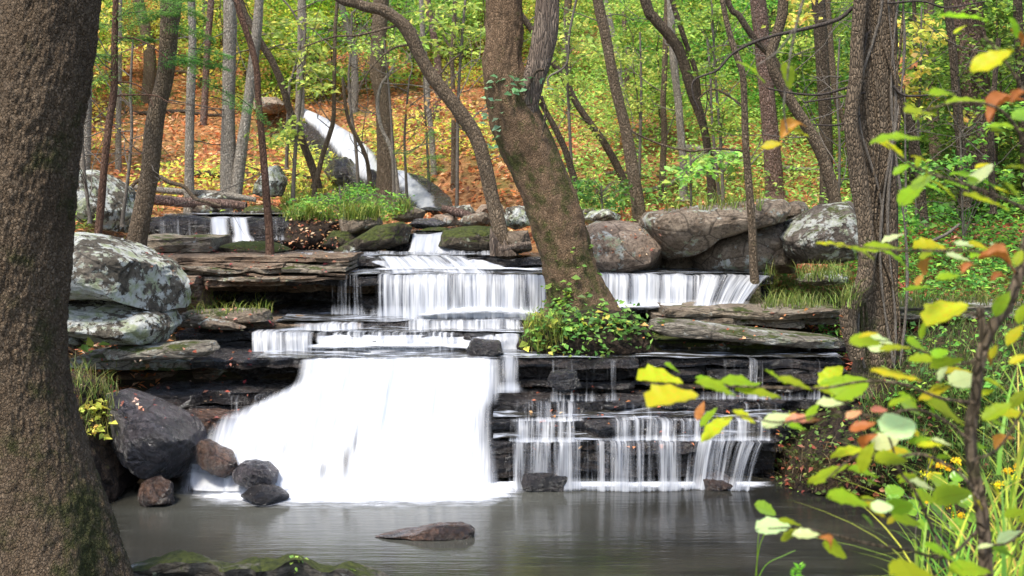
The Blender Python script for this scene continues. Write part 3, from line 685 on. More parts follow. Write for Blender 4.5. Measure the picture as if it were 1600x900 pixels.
sheet(X(640, 14.7), X(720, 14.7), 14.6, 17.5, zt(364, 14.5)+.02, 'shallow creek above the narrow fall', seed=7)
sheet(X(770, 9.6), X(1240, 9.6), 9.57, 10.0, zC+.016, 'thin water on the second wet ledge', seed=8)
sheet(X(770, 9.3), X(1220, 9.3), 9.3, 9.7, zD+.016, 'thin water on the lowest wet ledge', seed=9)

# ------------------------------------------------------------------ falls
def fall(px0, px1, yt, Yt, yb, Yb, mat, label, seed=0, back=.18, px0b=None, px1b=None, edge=.30, lift=.03, thick=0.0, gapy=.10, g2=0.0):
    x0, x1 = X(px0, Yt), X(px1, Yt); b0 = X(px0b if px0b is not None else px0, Yb); b1 = X(px1b if px1b is not None else px1, Yb)
    z0, z1 = zt(yt, Yt)+lift, zt(yb, Yb)
    nu = max(8, int(abs(x1-x0)/.022)); nv = 16
    u = np.linspace(0, 1, nu)[:, None]; v = np.linspace(0, 1, nv)[None, :]
    s = np.where(v < .18, v/.18, 1.0); t = np.clip((v-.18)/.82, 0, 1)
    xt = x0+(x1-x0)*u; xb = b0+(b1-b0)*u
    XX = xt+(xb-xt)*t
    jit = .045*fbm(n3(xt*2.3+seed, 0, 0), 3, seed); fine = .016*noise(n3(xt*28, 0, t*1.5), seed+2)
    YY = Yt+back*(1-s)-gapy*s+(Yb-Yt)*t**.8+jit+fine*(.3+t)
    ZZ = z0+(z1-z0)*t**1.55+.012*noise(n3(xt*9, v*3, seed), seed+4)*(1-t)
    V = np.stack([XX, YY, ZZ], -1)
    L = np.concatenate([np.zeros((nu, 1)), np.cumsum(np.linalg.norm(np.diff(V, axis=1), axis=2), 1)], 1)
    uv = np.stack([xt+0*v+seed*3.7, L], -1).reshape(-1, 2)
    e = np.clip(np.minimum(u, 1-u)*abs(x1-x0)/edge, 0, 1)*np.clip((1-v)/.06+.35, 0, 1)*np.clip(v/.08, .0, 1)
    c = np.zeros((nu, nv, 3)); c[..., 0] = e; c[..., 1] = np.clip((t-.75)/.25, 0, 1)*.5+(1-s)*.0+g2
    me = mesh_np('waterfall', V, grid_faces(nu, nv), True, c.reshape(-1, 3), uv)
    return tag(link('waterfall', me, K[mat]), label, kind='structure')
# row above the white cascade
fall(770, 826, 563, 10.2, 612, 9.95, 'f_solid', 'bright ribbon of water right of the white cascade', 1)
fall(466, 530, 563, 10.2, 604, 10.0, 'f_dense', 'streaky water at the left edge of the white cascade', 2, px0b=480)
fall(815, 1010, 565, 10.15, 630, 9.9, 'f_sparse', 'thin trickles over the wide dark lip', 3)
fall(990, 1330, 565, 10.15, 628, 9.9, 'f_sparse', 'fine drips over the right half of the wide lip', 4)
fall(760, 950, 630, 9.80, 657, 9.6, 'f_mid', 'low broken water below the wide lip', 5)
fall(920, 1260, 632, 9.80, 656, 9.62, 'f_sparse', 'thin broken water below the wide lip on the right', 6)
fall(755, 950, 659, 9.45, 688, 9.32, 'f_mid', 'streaks of water over the second wet ledge', 7)
fall(900, 1250, 659, 9.45, 688, 9.32, 'f_mid', 'faint trickles over the right half of the second wet ledge', 35)
fall(750, 960, 692, 9.16, 766, 9.04, 'f_mid', 'streaks of water over the lowest ledge near the cascade', 8)
fall(850, 1120, 692, 9.16, 768, 9.05, 'f_mid', 'silky veil in the middle of the lowest ledge', 9)
fall(1030, 1245, 692, 9.17, 768, 9.05, 'f_mid', 'silky streaks at the right end of the lowest ledge', 10, px1b=1215)
fall(1195, 1245, 640, 9.6, 768, 9.15, 'f_dense', 'slanting ribbon of water at the right bank', 11, px0b=1165, px1b=1205)
fall(300, 480, 622, 9.75, 655, 9.55, 'f_sparse', 'wet trickles left of the white cascade', 12)
fall(384, 500, 522, 10.97, 558, 10.8, 'f_dense', 'small veil of water at the left of the middle shelf', 13, edge=.08)
fall(478, 730, 523, 10.98, 552, 10.8, 'f_mid', 'low rows of water over the middle shelf', 14, edge=.1)
fall(700, 830, 530, 10.9, 560, 10.45, 'f_dense', 'water parting round the black rock', 16, px1b=822)
fall(430, 600, 509, 11.43, 522, 11.3, 'f_dense', 'short white step left of the middle', 17)
fall(600, 850, 505, 11.43, 524, 11.3, 'f_dense', 'short streaky step under the main falls', 18)
fall(480, 640, 433, 12.18, 497, 12.0, 'f_sparse', 'separate thin threads of water at the left of the main row', 19)
fall(560, 740, 433, 12.18, 500, 11.95, 'f_dense', 'main row of silky falls, left part', 20)
fall(655, 890, 433, 12.16, 500, 11.88, 'f_dense', 'main row of silky falls, dense part beside the leaning trunk', 21)
fall(900, 1130, 433, 12.18, 484, 11.95, 'f_dense', 'silky falls just right of the leaning trunk', 22)
fall(1060, 1235, 434, 12.2, 488, 11.6, 'f_dense', 'water fanning out at the right end of the main row', 23, px1b=1180)
fall(560, 760, 404, 13.15, 428, 12.6, 'f_dense', 'wide low fall below the narrow white one', 25, px0b=575, px1b=800)
fall(445, 560, 398, 13.2, 415, 12.95, 'f_mid', 'small streaky fall on the upper left shelf', 27, edge=.1)
fall(520, 810, 396, 13.75, 403, 13.4, 'f_mid', 'low water spreading from the narrow white fall', 29)
fall(328, 366, 343, 14.85, 380, 14.45, 'f_solid', 'left half of the small white twin fall at the upper left', 30, px0b=326, px1b=368, back=.5, edge=.14)
fall(358, 396, 343, 14.85, 380, 14.35, 'f_solid', 'right half of the small white twin fall at the upper left', 34, px0b=364, px1b=404, back=.5, edge=.14)
fall(240, 335, 347, 14.72, 378, 14.6, 'f_sparse', 'thin drips down the dark upper left wall', 31, edge=.1)
fall(392, 480, 345, 14.72, 378, 14.6, 'f_sparse', 'thin drips right of the small upper left fall', 32)
fall(1255, 1275, 537, 10.85, 562, 10.8, 'f_mid', 'thin trickle under the grey slabs', 33, edge=.02)

def flow(T, mat, label, seed=0, amp=.03, nu=110, nv=44, edge=.08, hard=1.4, holes=()):
    s = spline(T, nv); u = np.linspace(0, 1, nu); V = np.zeros((nu, nv, 3))
    for j, (py, Y, a, b) in enumerate(s):
        p0, p1 = P(a, py, Y), P(b, py, Y); V[:, j, 0] = p0.x+(p1.x-p0.x)*u; V[:, j, 1] = Y; V[:, j, 2] = p0.z
    V[..., 1] += amp*fbm(n3(V[..., 0]*2.5, 0, V[..., 2]*3), 3, seed); V[..., 2] += amp*.8*fbm(n3(V[..., 0]*3.5, V[..., 1]*3.5, seed), 3, seed+3)
    U = np.broadcast_to(u[:, None], (nu, nv)); v = np.broadcast_to(np.linspace(0, 1, nv)[None], (nu, nv))
    e = np.clip(np.minimum(U, 1-U)/edge, 0, 1)*np.clip((1-v)/.10, 0, 1)*np.clip(v/.05, 0, 1)
    L = np.concatenate([np.zeros((nu, 1)), np.cumsum(np.linalg.norm(np.diff(V, axis=1), axis=2), 1)], 1)
    c = np.zeros((nu, nv, 3)); c[..., 0] = e*(1+hard)-hard
    me = mesh_np('waterfall', V, grid_faces(nu, nv), True, c.reshape(-1, 3), np.stack([V[..., 0]+seed, L], -1).reshape(-1, 2))
    return tag(link('waterfall', me, K[mat]), label, kind='structure')
flow([(520,11.04,474,835),(526,10.98,472,836),(535,10.93,474,834),(543,10.84,474,832),(550,10.68,470,830),(556,10.48,468,828),(561,10.26,470,826)], 'f_silk', 'smooth silky water sliding across the middle shelf', 41, .03)
flow([(402,13.2,560,745),(407,13.1,562,765),(414,12.98,580,790),(422,12.8,600,810),(428,12.6,600,830)], 'f_silk', 'water sliding down the upper shelf below the narrow fall', 43, .03)
flow([(363,14.6,640,708),(366,14.36,636,714),(376,14.2,633,720),(388,14.05,630,728),(396,13.85,622,742),(402,13.6,600,762),(406,13.4,585,775)], 'f_solid', 'narrow white fall widening at its foot', 44, .02, edge=.16, hard=.9)
flow([(497,12.02,560,862),(503,11.85,560,862),(506,11.6,575,860)], 'f_silk', 'churned water at the foot of the main row', 46, .03, nv=20)
def cascade():
    T = [(563,10.12,462,790),(580,9.96,458,790),(600,9.80,446,790),(620,9.66,408,786),(636,9.56,364,780),(655,9.42,330,778),(675,9.30,308,780),(700,9.18,290,784),(725,9.08,278,788),(750,8.98,268,794),(770,8.88,262,802),(782,8.74,270,800)]
    nu, nv = 170, 90; s = spline(T, nv); u = np.linspace(0, 1, nu)
    V = np.zeros((nu, nv, 3))
    for j, (py, Y, a, b) in enumerate(s):
        p0, p1 = P(a, py, Y), P(b, py, Y)
        V[:, j, 0] = p0.x+(p1.x-p0.x)*u; V[:, j, 1] = Y-.16*np.sin(u*np.pi)*(j/nv); V[:, j, 2] = p0.z
    V[:, :, 2] = np.maximum(V[:, :, 2], .006)
    t = np.linspace(0, 1, nv)[None, :]
    V[..., 1] += .05*fbm(n3(V[..., 0]*2.2, 0, V[..., 2]*2), 4, 3)+.02*noise(n3(V[..., 0]*16, 0, V[..., 2]*1.2), 4)
    V[..., 2] += .02*np.sin(t*19)*np.sin(V[..., 0]*1.7+1)*(t < .93)*(t > .06)+.025*(t < .1)
    back = V[:, :1].copy(); back[..., 1] += .35; back[..., 2] -= .004; V = np.concatenate([back, V], 1); nv += 1
    U = np.broadcast_to(u[:, None], (nu, nv)); v = np.broadcast_to(np.linspace(0, 1, nv)[None], (nu, nv))
    wl = .20*(.55+.45*v); e = np.clip(np.minimum(U/wl, (1-U)/.13), 0, 1)**.8*np.clip((1-v)/.04, 0, 1)*np.clip(v/.03, 0, 1)
    # places where the rock shows through as grey hollows
    for cx, cz, rx, rz, k in ((546, 712, 8, 34, .62), (512, 722, 12, 24, .56), (448, 697, 8, 20, .46), (558, 688, 5, 30, .5), (690, 600, 30, 8, .35), (540, 640, 4, 30, .3), (640, 660, 3, 40, .28)):
        c0 = P(cx, cz, 9.25); e = e-k*np.exp(-((V[..., 0]-c0.x)/M(rx, 9.25))**2-((V[..., 2]-c0.z)/M(rz, 9.25))**2)
    L = np.concatenate([np.zeros((nu, 1)), np.cumsum(np.linalg.norm(np.diff(V, axis=1), axis=2), 1)], 1)
    c = np.zeros((nu, nv, 3)); c[..., 0] = e*2.0-1.0
    me = mesh_np('waterfall', V, grid_faces(nu, nv), True, c.reshape(-1, 3), np.stack([V[..., 0], L], -1).reshape(-1, 2))
    tag(link('waterfall', me, K['f_blown']), 'broad bright white cascade falling into the pool', kind='structure')
cascade()
flow([(722,9.2,288,420),(734,9.02,284,440),(748,8.92,282,450),(760,8.84,282,460),(769,8.76,286,480)], 'f_silk', 'pale rush of water between the small rocks at the left of the pool', 53, .02, edge=.12, hard=1.0)

# foam lying on water: soft edged, densest at the foot of a fall
m, _, _ = newmat('foam'); n = N(m)
at = n.new('Attribute', attribute_name='Col'); sc = n.new('SeparateColor'); n.l.new(at.outputs['Color'], sc.inputs[0])
a = n.noise(n.coord(kind='World', scale=(.7, 2, 1)), 9, 5, .6)
al = n.ramp(n.math('ADD', sc.outputs[0], n.math('MULTIPLY', n.math('SUBTRACT', a, .5), .8)), .12, 1.0, 0, 1, 'S')
d = n.bsdf((.80, .82, .86), .6, .2); tr = n.new('BsdfTransparent')
mx = n.new('MixShader'); n.l.new(al, mx.inputs[0]); n.l.new(tr.outputs[0], mx.inputs[1]); n.l.new(d, mx.inputs[2]); n.out(mx.outputs[0])
K['foam'] = m
def foam(px0, px1, Y0, Y1, z, label, amp=1.0, bow=0.0, peak=.5, dome=0.0):
    nu, nv = 90, 14; u = np.linspace(0, 1, nu)[:, None]; v = np.linspace(0, 1, nv)[None]
    xx = X(px0, Y0)+(X(px1, Y0)-X(px0, Y0))*u+0*v; yy = Y0+(Y1-Y0)*v-bow*np.sin(u*np.pi)*(1-v)
    zz = z+dome*np.sin(v*np.pi)*np.sin(u*np.pi)+.008*noise(n3(xx*4, yy*6, 1), 3)*(dome > 0)
    c = np.zeros((nu, nv, 3)); c[..., 0] = amp*np.clip(np.minimum(u, 1-u)/.12, 0, 1)*np.clip(v/peak, 0, 1)**1.5
    tag(link('foam', mesh_np('foam', np.stack([xx, yy, zz], -1), grid_faces(nu, nv), True, c.reshape(-1, 3)), K['foam']), label, kind='structure')
foam(250, 830, 8.3, 9.2, .016, 'white foam at the foot of the cascade', 1.6, .12, .85)
foam(745, 1235, 8.93, 9.2, .012, 'thin line of foam under the lowest ledge', 1.15, .02, .7)
foam(455, 770, 10.55, 10.95, zA+.045, 'white foam on the wide shelf above the cascade', 1.1, 0, .5, .03)
foam(640, 870, 11.6, 12.1, zE2+.035, 'white foam below the main row of falls', 1.3, 0, .5, .09)
foam(925, 1190, 11.6, 12.1, zt(484, 11.9)+.03, 'white foam right of the leaning trunk', 1.2, 0, .5, .04)
foam(570, 860, 12.45, 12.9, zF+.035, 'white foam above the main row of falls', 1.0, 0, .5, .03)

# ------------------------------------------------------------------ trees
def tree(pts, Y, bark, label, branches=(), twigs=0, seed=0, seg=12, rough=.05, n_=None, base=1.25, crown=None, cat='tree', flute=0.0, top=True, twmat='twig', group=None):
    pts = [tuple(p) for p in pts]
    if top and pts[0][1] <= 5:          # keep growing above the frame
        a, b = pts[0], pts[1]; k = 180/max(30, b[1]-a[1]); ex = max(-60, min(60, (a[0]-b[0])*k))
        pts = [(a[0]+ex*.9, a[1]-190, a[2]*.92)]+pts
        if isinstance(Y, list): Y = [Y[0]]+Y
    l = pts[-1]; pts.append((l[0]+(l[0]-pts[-2][0])*.05, l[1]+M(1, 1)*0+14, l[2]*base))   # root into the ground
    if isinstance(Y, list): Y = Y+[Y[-1]]
    P3, r = px_path(pts, Y, n_ or max(24, len(pts)*7))
    k = np.linspace(0, 1, len(r)); r = r*(1+.22*np.clip((k-.9)/.1, 0, 1)**2)
    b0 = Vector(P3[-1]); root = empty('tree', b0, label, cat, group)
    v, f = tube_arr(P3, r, seg, rough, seed, flute)
    link('trunk', mesh_np('trunk', v, f, True), K[bark], root)
    rr = random.Random(seed)
    for br in branches:
        q, rb = px_path(br[0], br[1] if len(br) > 1 else (Y if not isinstance(Y, list) else Y[0]), len(br[0])*6)
        v, f = tube_arr(q, rb, 7, .06, seed+3)
        link('branch', mesh_np('branch', v, f, True), K[br[2] if len(br) > 2 else bark], root)
    if twigs:
        lst = []; y0 = Y if not isinstance(Y, list) else Y[len(Y)//2]
        for _ in range(twigs):
            i = rr.randrange(0, int(len(P3)*.7)); p = P3[i].copy(); a = rr.uniform(0, 2*math.pi); el = rr.uniform(-.1, .9)
            L = rr.uniform(.5, 1.8)*y0/15; d = np.array([math.cos(a)*math.cos(el), math.sin(a)*math.cos(el), math.sin(el)])
            q = [p]; stp = L/7
            for _k in range(7):
                d = d+np.array([rr.gauss(0, .2), rr.gauss(0, .2), rr.gauss(0.02, .18)]); d /= np.linalg.norm(d); q.append(q[-1]+d*stp)
                if _k in (2, 4):
                    d2 = d+np.array([rr.gauss(0, .6) for _z in range(3)]); d2 /= np.linalg.norm(d2)
                    w_ = [q[-1]]; 
                    for _j in range(4): d2 = d2+np.array([rr.gauss(0, .2) for _z in range(3)]); d2 /= np.linalg.norm(d2); w_.append(w_[-1]+d2*stp*.8)
                    lst.append(tube_arr(w_, np.linspace(.004, .0015, 5)*y0/13, 4))
            lst.append(tube_arr(q, np.linspace(.008, .002, 8)*y0/13, 5))
        o = link('twigs', tubes_mesh('twigs', lst), K[twmat], root); o['kind'] = 'stuff'
    if crown is not None:
        o = link('crown', crown, None, root); o['kind'] = 'stuff'
    return root, P3, r

# the big foreground trunk: dense mesh with real relief
def big_trunk():
    pts = [(95,-260,62),(88,-120,66),(80,0,69),(66,100,73),(48,200,76),(34,300,80),(23,400,83),(15,500,83),(17,600,87),(24,700,106),(30,800,132),(34,900,160),(36,1000,190),(36,1060,215)]
    P3, r = px_path(pts, 4.6, 420)
    v, f = tube_arr(P3, r, 300, .03, 5)
    V = v.reshape(300, 420, 3); c = P3[None]; d = V-c; d /= np.linalg.norm(d, axis=2)[..., None]
    th = np.linspace(0, 2*np.pi, 300, endpoint=False)[:, None]; L = np.concatenate([[0], np.cumsum(np.linalg.norm(np.diff(P3, axis=0), axis=1))])[None]
    q = n3(np.cos(th)*1.0+0*L, np.sin(th)*1.0+0*L, L*1.6)
    h = .007*fbm(q*4, 4, 2)+.007*np.abs(fbm(q*np.array([13, 13, 11]), 4, 6))+.005*noise(q*np.array([34, 34, 26]), 8)
    flare = np.clip((np.arange(420)/420-.72)/.28, 0, 1)[None]
    h = h+flare*.045*np.cos(th*6+1+.6*noise(q*2, 3))
    # a dark hole where a limb was lost
    hp = np.array(P(52, 638, 4.35)); dist = np.linalg.norm((V-hp)*np.array([1, .35, 1]), axis=2)
    h = h-.07*np.exp(-(dist/.016)**2)
    V = V+d*h[..., None]
    root = empty('tree', Vector(P3[-1]), 'massive scaly barked tree filling the left edge in the foreground', 'tree')
    link('trunk', mesh_np('trunk', V, grid_faces(300, 420, True), True), K['bark_big'], root)
big_trunk()

# the leaning main tree on its island, with a dead second stem
def main_tree():
    pts = [(788,-260,26),(790,-120,28),(787,0,28),(789,50,29),(786,100,31),(797,150,37),(812,200,42),(835,250,42),(855,300,41),(872,350,42),(884,400,41),(895,440,45),(903,475,55),(905,500,70)]
    P3, r = px_path(pts, 11.35, 260)
    v, f = tube_arr(P3, r, 90, .07, 8)
    V = v.reshape(90, 260, 3); d = V-P3[None]; d /= np.linalg.norm(d, axis=2)[..., None]
    th = np.linspace(0, 2*np.pi, 90, endpoint=False)[:, None]; L = np.linspace(0, 5, 260)[None]
    q = n3(np.cos(th)+0*L, np.sin(th)+0*L, L*1.5)
    h = .014*fbm(q*4, 4, 12)+.006*noise(q*np.array([22, 22, 9]), 9)+.05*np.clip((np.arange(260)/260-.88)/.12, 0, 1)[None]*np.cos(th*4)
    V = V+d*h[..., None]
    root = empty('tree', Vector(P3[-1]), 'thick leaning brown tree on the leafy island in the middle', 'tree')
    link('trunk', mesh_np('trunk', V, grid_faces(90, 260, True), True), K['bark_main'], root)
    q, rb = px_path([(868,-150,13),(862,-60,15),(856,0,17),(852,50,18),(843,95,17),(832,130,17),(822,165,18),(818,200,12)], 11.25, 60)
    v, f = tube_arr(q, rb, 24, .12, 4, .12)
    o = link('dead_stem', mesh_np('dead_stem', v, f, True), K['bark_dead'], root); o['label'] = 'bare weathered dead stem'
    for b in ([(850,108,2.5),(838,112,2.2),(828,130,2),(818,150,1.5)], [(845,150,3),(852,170,2),(850,195,2),(846,215,1)]):
        q, rb = px_path(b, 11.1, 16); v, f = tube_arr(q, rb, 6); link('branch', mesh_np('branch', v, f, True), K['bark_dark'], root)
main_tree()

tree([(181,0,4.5),(179,70,5),(178,140,5.5),(171,190,5.5),(163,260,5.5),(158,320,6),(154,360,6)], 12.0, 'bark_red', 'slim reddish sapling trunk above the big lichen boulder', seed=1,
     branches=[([(183,58,1.6),(215,62,1.4),(240,75,1.2),(262,92,1)],), ([(182,128,1.6),(205,130,1.3),(225,140,1.1),(240,165,.8)],), ([(180,150,1.6),(215,148,1.3),(245,150,1.1),(265,160,.9),(300,165,.6)],), ([(176,90,1.4),(150,88,1.2),(138,86,1)],)], twigs=8)
tree([(268,-5,16),(265,40,14),(262,90,13),(256,130,13),(247,165,13),(240,205,14),(235,260,14),(227,310,14),(217,360,15),(212,390,17)], 12.7, 'bark_brown', 'dark rough barked tree bending on the left bank above the boulders', seed=2, seg=20, twigs=4)
tree([(299,0,6),(301,60,6),(299,120,7),(297,180,7),(296,240,7),(296,300,8),(296,332,10)], 16.8, 'bark_grey', 'slim straight grey tree left of the pale twin trunks', seed=3, twigs=4)
tree([(330,0,5),(326,50,5),(322,110,5),(320,160,5.5),(317,205,6)], 25, 'bark_pine', 'distant pinkish trunk between the grey trees on the left', seed=4, twigs=2)
tree([(359,0,10),(359,60,10),(358,120,10),(357,180,10),(357,240,12),(358,300,14),(360,332,18)], 17.2, 'bark_grey', 'pale twin trunked tree above the small upper left fall', seed=5, seg=18, twigs=5,
     branches=[([(408,-190,7),(406,-60,7),(405,0,7),(400,60,8),(393,120,8),(385,180,8),(378,230,9),(372,280,9),(366,325,9)], 17.1)])
tree([(368,-5,5),(380,35,5),(392,70,5),(401,110,5),(404,160,5),(410,225,5.5),(416,300,6),(421,370,6.5),(422,408,8)], 12.9, 'bark_red', 'thin dark reddish trunk rising from the brown ledge', seed=6, twigs=4)
tree([(374,-5,5),(390,35,5),(407,66,5.5),(425,95,5.5),(440,130,5.5),(452,170,5.5),(466,205,6),(482,245,6),(494,280,7)], 18.5, 'bark_dark', 'dark trunk leaning right in front of the far fall', seed=7, twigs=4)
tree([(132,0,6),(134,60,6),(136,110,7),(135,170,8),(134,230,8),(132,290,8),(131,335,9)], 16.5, 'bark_grey', 'grey mottled trunk close behind the massive left tree', seed=8, twigs=2)
tree([(188,0,3),(187,60,3.5),(186,130,4),(185,190,4.5),(185,240,5),(186,288,6)], 21, 'bark_grey', 'pale thin trunk behind the reddish sapling', seed=9, twigs=2)
tree([(530,-30,7),(560,6,8),(598,16,8.5),(624,33,9.5),(640,52,11),(655,85,10),(672,115,10),(695,145,10.5),(722,180,11),(744,215,11),(758,260,11),(768,305,11),(778,345,12),(784,380,15),(790,396,19)], 13.5, 'bark_brown', 'arching tree bowed over the falls from a splintered base', seed=10, seg=18, twigs=5, top=False,
     branches=[([(512,-60,5),(520,-20,6),(530,-2,7),(560,6,8)],), ([(628,38,2.2),(600,45,1.8),(560,55,1.6),(520,58,1.4),(470,75,1)],), ([(640,70,2),(615,75,1.6),(590,95,1.3),(565,130,1),(555,170,.8)],), ([(680,128,2),(700,100,1.6),(718,85,1.2)],), ([(742,205,1.6),(720,200,1.3),(700,155,1)],)])
tree([(596,-5,12),(592,60,12),(590,110,13),(597,150,12),(601,200,13),(603,250,14),(603,290,16),(602,315,20)], 18.2, 'bark_brown', 'thick straight tree in the centre beside the far sliding fall', seed=11, seg=20, twigs=5)
tree([(527,0,2.5),(524,40,3),(523,90,3),(522,130,3),(521,185,3.5),(515,210,4),(505,240,4),(497,272,4),(492,295,4)], 18.0, 'bark_brown', 'thin crooked sapling in front of the far fall', seed=12, twigs=6)
tree([(535,120,2),(538,150,2.4),(545,190,2.8),(558,215,3),(572,245,3),(578,285,4),(582,320,4.5)], 18.6, 'bark_brown', 'thin wavy sapling left of the thick middle tree', seed=13, twigs=5)
tree([(618,88,2),(612,110,2.5),(595,135,2.5),(590,165,2.8),(596,200,3),(610,230,3.4),(618,270,3.8),(622,318,4)], 17.6, 'bark_grey', 'pale curving sapling hugging the thick middle tree', seed=14, twigs=5)
tree([(658,0,3.5),(661,60,4),(665,100,4),(668,150,4.5),(673,200,4.5),(677,250,5),(680,318,6)], 21, 'bark_grey', 'slim grey trunk right of the thick middle tree', seed=15, twigs=3)
tree([(711,0,3.5),(709,50,3.5),(706,85,3.5),(708,140,3.5),(709,200,4),(709,260,4.5),(709,312,5)], 20.5, 'bark_brown', 'slim brown trunk midway between the middle tree and the leaning one', seed=16, twigs=5,
     branches=[([(706,80,1.8),(690,50,1.5),(675,12,1.2)],), ([(708,78,1.6),(730,60,1.2),(745,48,.9)],)])
tree([(795,-5,4.5),(815,25,5),(835,52,5),(858,88,5),(882,125,5),(900,160,5),(920,190,5.5),(942,220,5.5),(962,255,6),(978,292,6.5)], 19, 'bark_dark', 'long straight trunk leaning right behind the main tree', seed=17, twigs=3)
tree([(934,0,8),(943,40,8),(950,75,8),(958,120,8.5),(967,160,8.5),(977,200,9),(986,250,9.5),(994,300,10),(1000,348,12)], 15.6, 'bark_brown', 'leaning brown tree rooted behind the broad tan boulder', seed=18, seg=18, twigs=4)
tree([(944,0,6),(953,40,6),(962,85,6.5),(968,130,6.5),(985,190,6),(992,240,5)], 24, 'bark_grey', 'pale trunk half hidden behind the leaning brown tree', seed=19, twigs=2)
tree([(1008,0,8),(1022,28,8),(1045,55,8),(1062,80,8.5),(1072,110,8.5),(1082,145,8.5),(1094,180,7),(1102,210,6),(1109,260,6.5),(1114,318,7.5)], 17.0, 'bark_dark', 'curved dark tree bending left at the top on the right side', seed=20, seg=16, twigs=4,
     branches=[([(1045,-20,4),(1056,20,4),(1066,50,4),(1078,85,4),(1088,115,4),(1092,150,4)],)])
tree([(1042,0,4),(1040,60,4.5),(1038,120,4.5),(1036,160,4.5),(1038,210,5),(1036,250,5),(1035,300,6)], 19.5, 'bark_brown', 'thin straight trunk left of the curved dark tree', seed=21, twigs=3)
tree([(1048,0,6),(1050,60,6),(1054,110,6),(1060,160,6),(1064,210,6),(1068,260,6),(1068,300,7)], 18.5, 'bark_grey', 'pale straight trunk crossing behind the curved dark tree', seed=22, twigs=2)
tree([(1128,-5,4),(1138,45,4.5),(1150,85,5),(1160,115,5),(1163,160,5),(1165,220,5.5),(1170,290,6),(1175,350,6.5),(1178,420,7),(1181,465,9)], 11.9, 'bark_brown', 'slender tree standing at the right end of the main falls', seed=23, seg=14, twigs=3,
     branches=[([(1163,236,1.8),(1120,232,1.8),(1080,236,1.7),(1040,228,1.6),(1005,214,1.5),(985,202,1.3),(975,185,1.0)],), ([(1168,170,1.6),(1130,145,1.5),(1110,140,1.4),(1090,155,1.2)],)])
tree([(1184,0,12),(1190,55,12),(1195,110,12.5),(1200,165,12),(1205,220,13),(1208,265,14),(1210,300,15)], 19, 'bark_pine', 'straight pinkish scaly pine on the right', seed=24, seg=20, twigs=2)
tree([(1135,-5,4.5),(1155,25,5),(1180,62,5),(1208,92,5.5),(1228,130,5),(1240,160,5),(1262,200,5.5),(1285,245,6)], 15.5, 'bark_dark', 'dark limb like trunk slanting across the scaly pine', seed=25, twigs=3)
tree([(1224,-5,8),(1222,25,8),(1212,60,8),(1204,95,7.5),(1218,130,8),(1240,165,8.5),(1265,205,9),(1285,245,9),(1300,290,9.5),(1312,340,9.5),(1330,385,11)], 12.7, 'bark_brown', 'twisting double bent tree behind the grey lichen boulder', seed=26, seg=16, twigs=4)
tree([(1278,0,10),(1282,50,10),(1285,100,10),(1288,150,10),(1290,200,10),(1291,250,10),(1292,310,12)], 16.5, 'bark_dark', 'straight dark trunk behind the twisting tree', seed=27, seg=16, twigs=3)
tree([(1292,0,5),(1296,50,5),(1300,100,5),(1306,150,5),(1318,190,4)], 18, 'bark_brown', 'thin trunk beside the straight dark one', seed=28, twigs=2)

def vine_tree():
    pts = [(1362,-260,26),(1364,-100,28),(1366,0,30),(1368,60,30),(1366,120,29),(1368,180,28),(1370,240,28),(1372,300,28),(1373,360,28),(1374,420,27),(1372,480,28),(1368,540,30),(1362,600,36)]
    root, P3, r = tree(pts, 9.6, 'bark_brown', 'gnarled vine wrapped tree with two stems on the right bank', seed=30, seg=34, rough=.12, n_=150, top=False, flute=.05, twigs=5)
    for q_, rr_ in (([(1350,-200,9),(1346,-60,10),(1344,0,10),(1340,60,10),(1338,120,11),(1332,160,11),(1330,200,11),(1336,240,12),(1343,290,13),(1350,340,12),(1354,390,13),(1352,430,13),(1340,465,14),(1326,490,14),(1328,520,12),(1340,560,12)], 0),):
        q, rb = px_path(q_, 9.35, 110); v, f = tube_arr(q, rb, 18, .1, 3); o = link('stem', mesh_np('stem', v, f, True), K['bark_brown'], root); o['label'] = 'slimmer pale stem on the left side of the trunk'
    vr = random.Random(5)
    for k in range(9):
        x0 = 1345+vr.uniform(0, 50); ph = vr.uniform(0, 6); am = vr.uniform(6, 22); fr = vr.uniform(.008, .02)
        p = [(x0+am*math.sin(y*fr+ph), y, vr.uniform(1.2, 2.8)) for y in range(-60, 600, 45)]
        q, rb = px_path(p, 9.6, 60)
        # lie on the bark in front
        q[:, 1] = 9.6-.165-.01*vr.random(); v, f = tube_arr(q, rb, 6); link('vine', mesh_np('vine', v, f, True), K['twig' if k % 2 else 'bark_brown'], root)
    for b in ([(1332,12,3.5),(1310,30,3.2),(1270,42,3),(1235,50,2.8),(1200,58,2.4),(1165,72,2.2),(1140,88,2),(1120,110,1.8),(1085,125,1.6),(1083,150,1.3),(1092,170,1)],
              [(1360,48,1.8),(1350,60,1.8),(1355,52,1.6),(1350,75,2),(1342,110,1.6),(1326,130,1.3)],
              [(1350,130,2),(1320,138,2),(1280,148,1.8),(1235,145,1.5),(1200,138,1.3)], [(1352,145,1.8),(1310,152,1.7),(1270,158,1.4),(1255,160,1.2)],
              [(1345,180,1.6),(1310,195,1.5),(1270,195,1.2)], [(1395,135,2),(1410,148,2),(1430,150,1.6),(1455,148,1.2)], [(1386,5,1.8),(1440,2,1.6),(1480,12,1.3),(1540,2,1)]):
        q, rb = px_path(b, 9.4, len(b)*6); v, f = tube_arr(q, rb, 6, .08, 2); link('branch', mesh_np('branch', v, f, True), K['twig_dark'], root)
vine_tree()
tree([(1508,0,24),(1514,50,24),(1518,100,24),(1522,150,24),(1526,220,25),(1530,300,28)], 15.0, 'bark_pine', 'big dark scaly pine behind the foreground sapling', seed=31, seg=24)
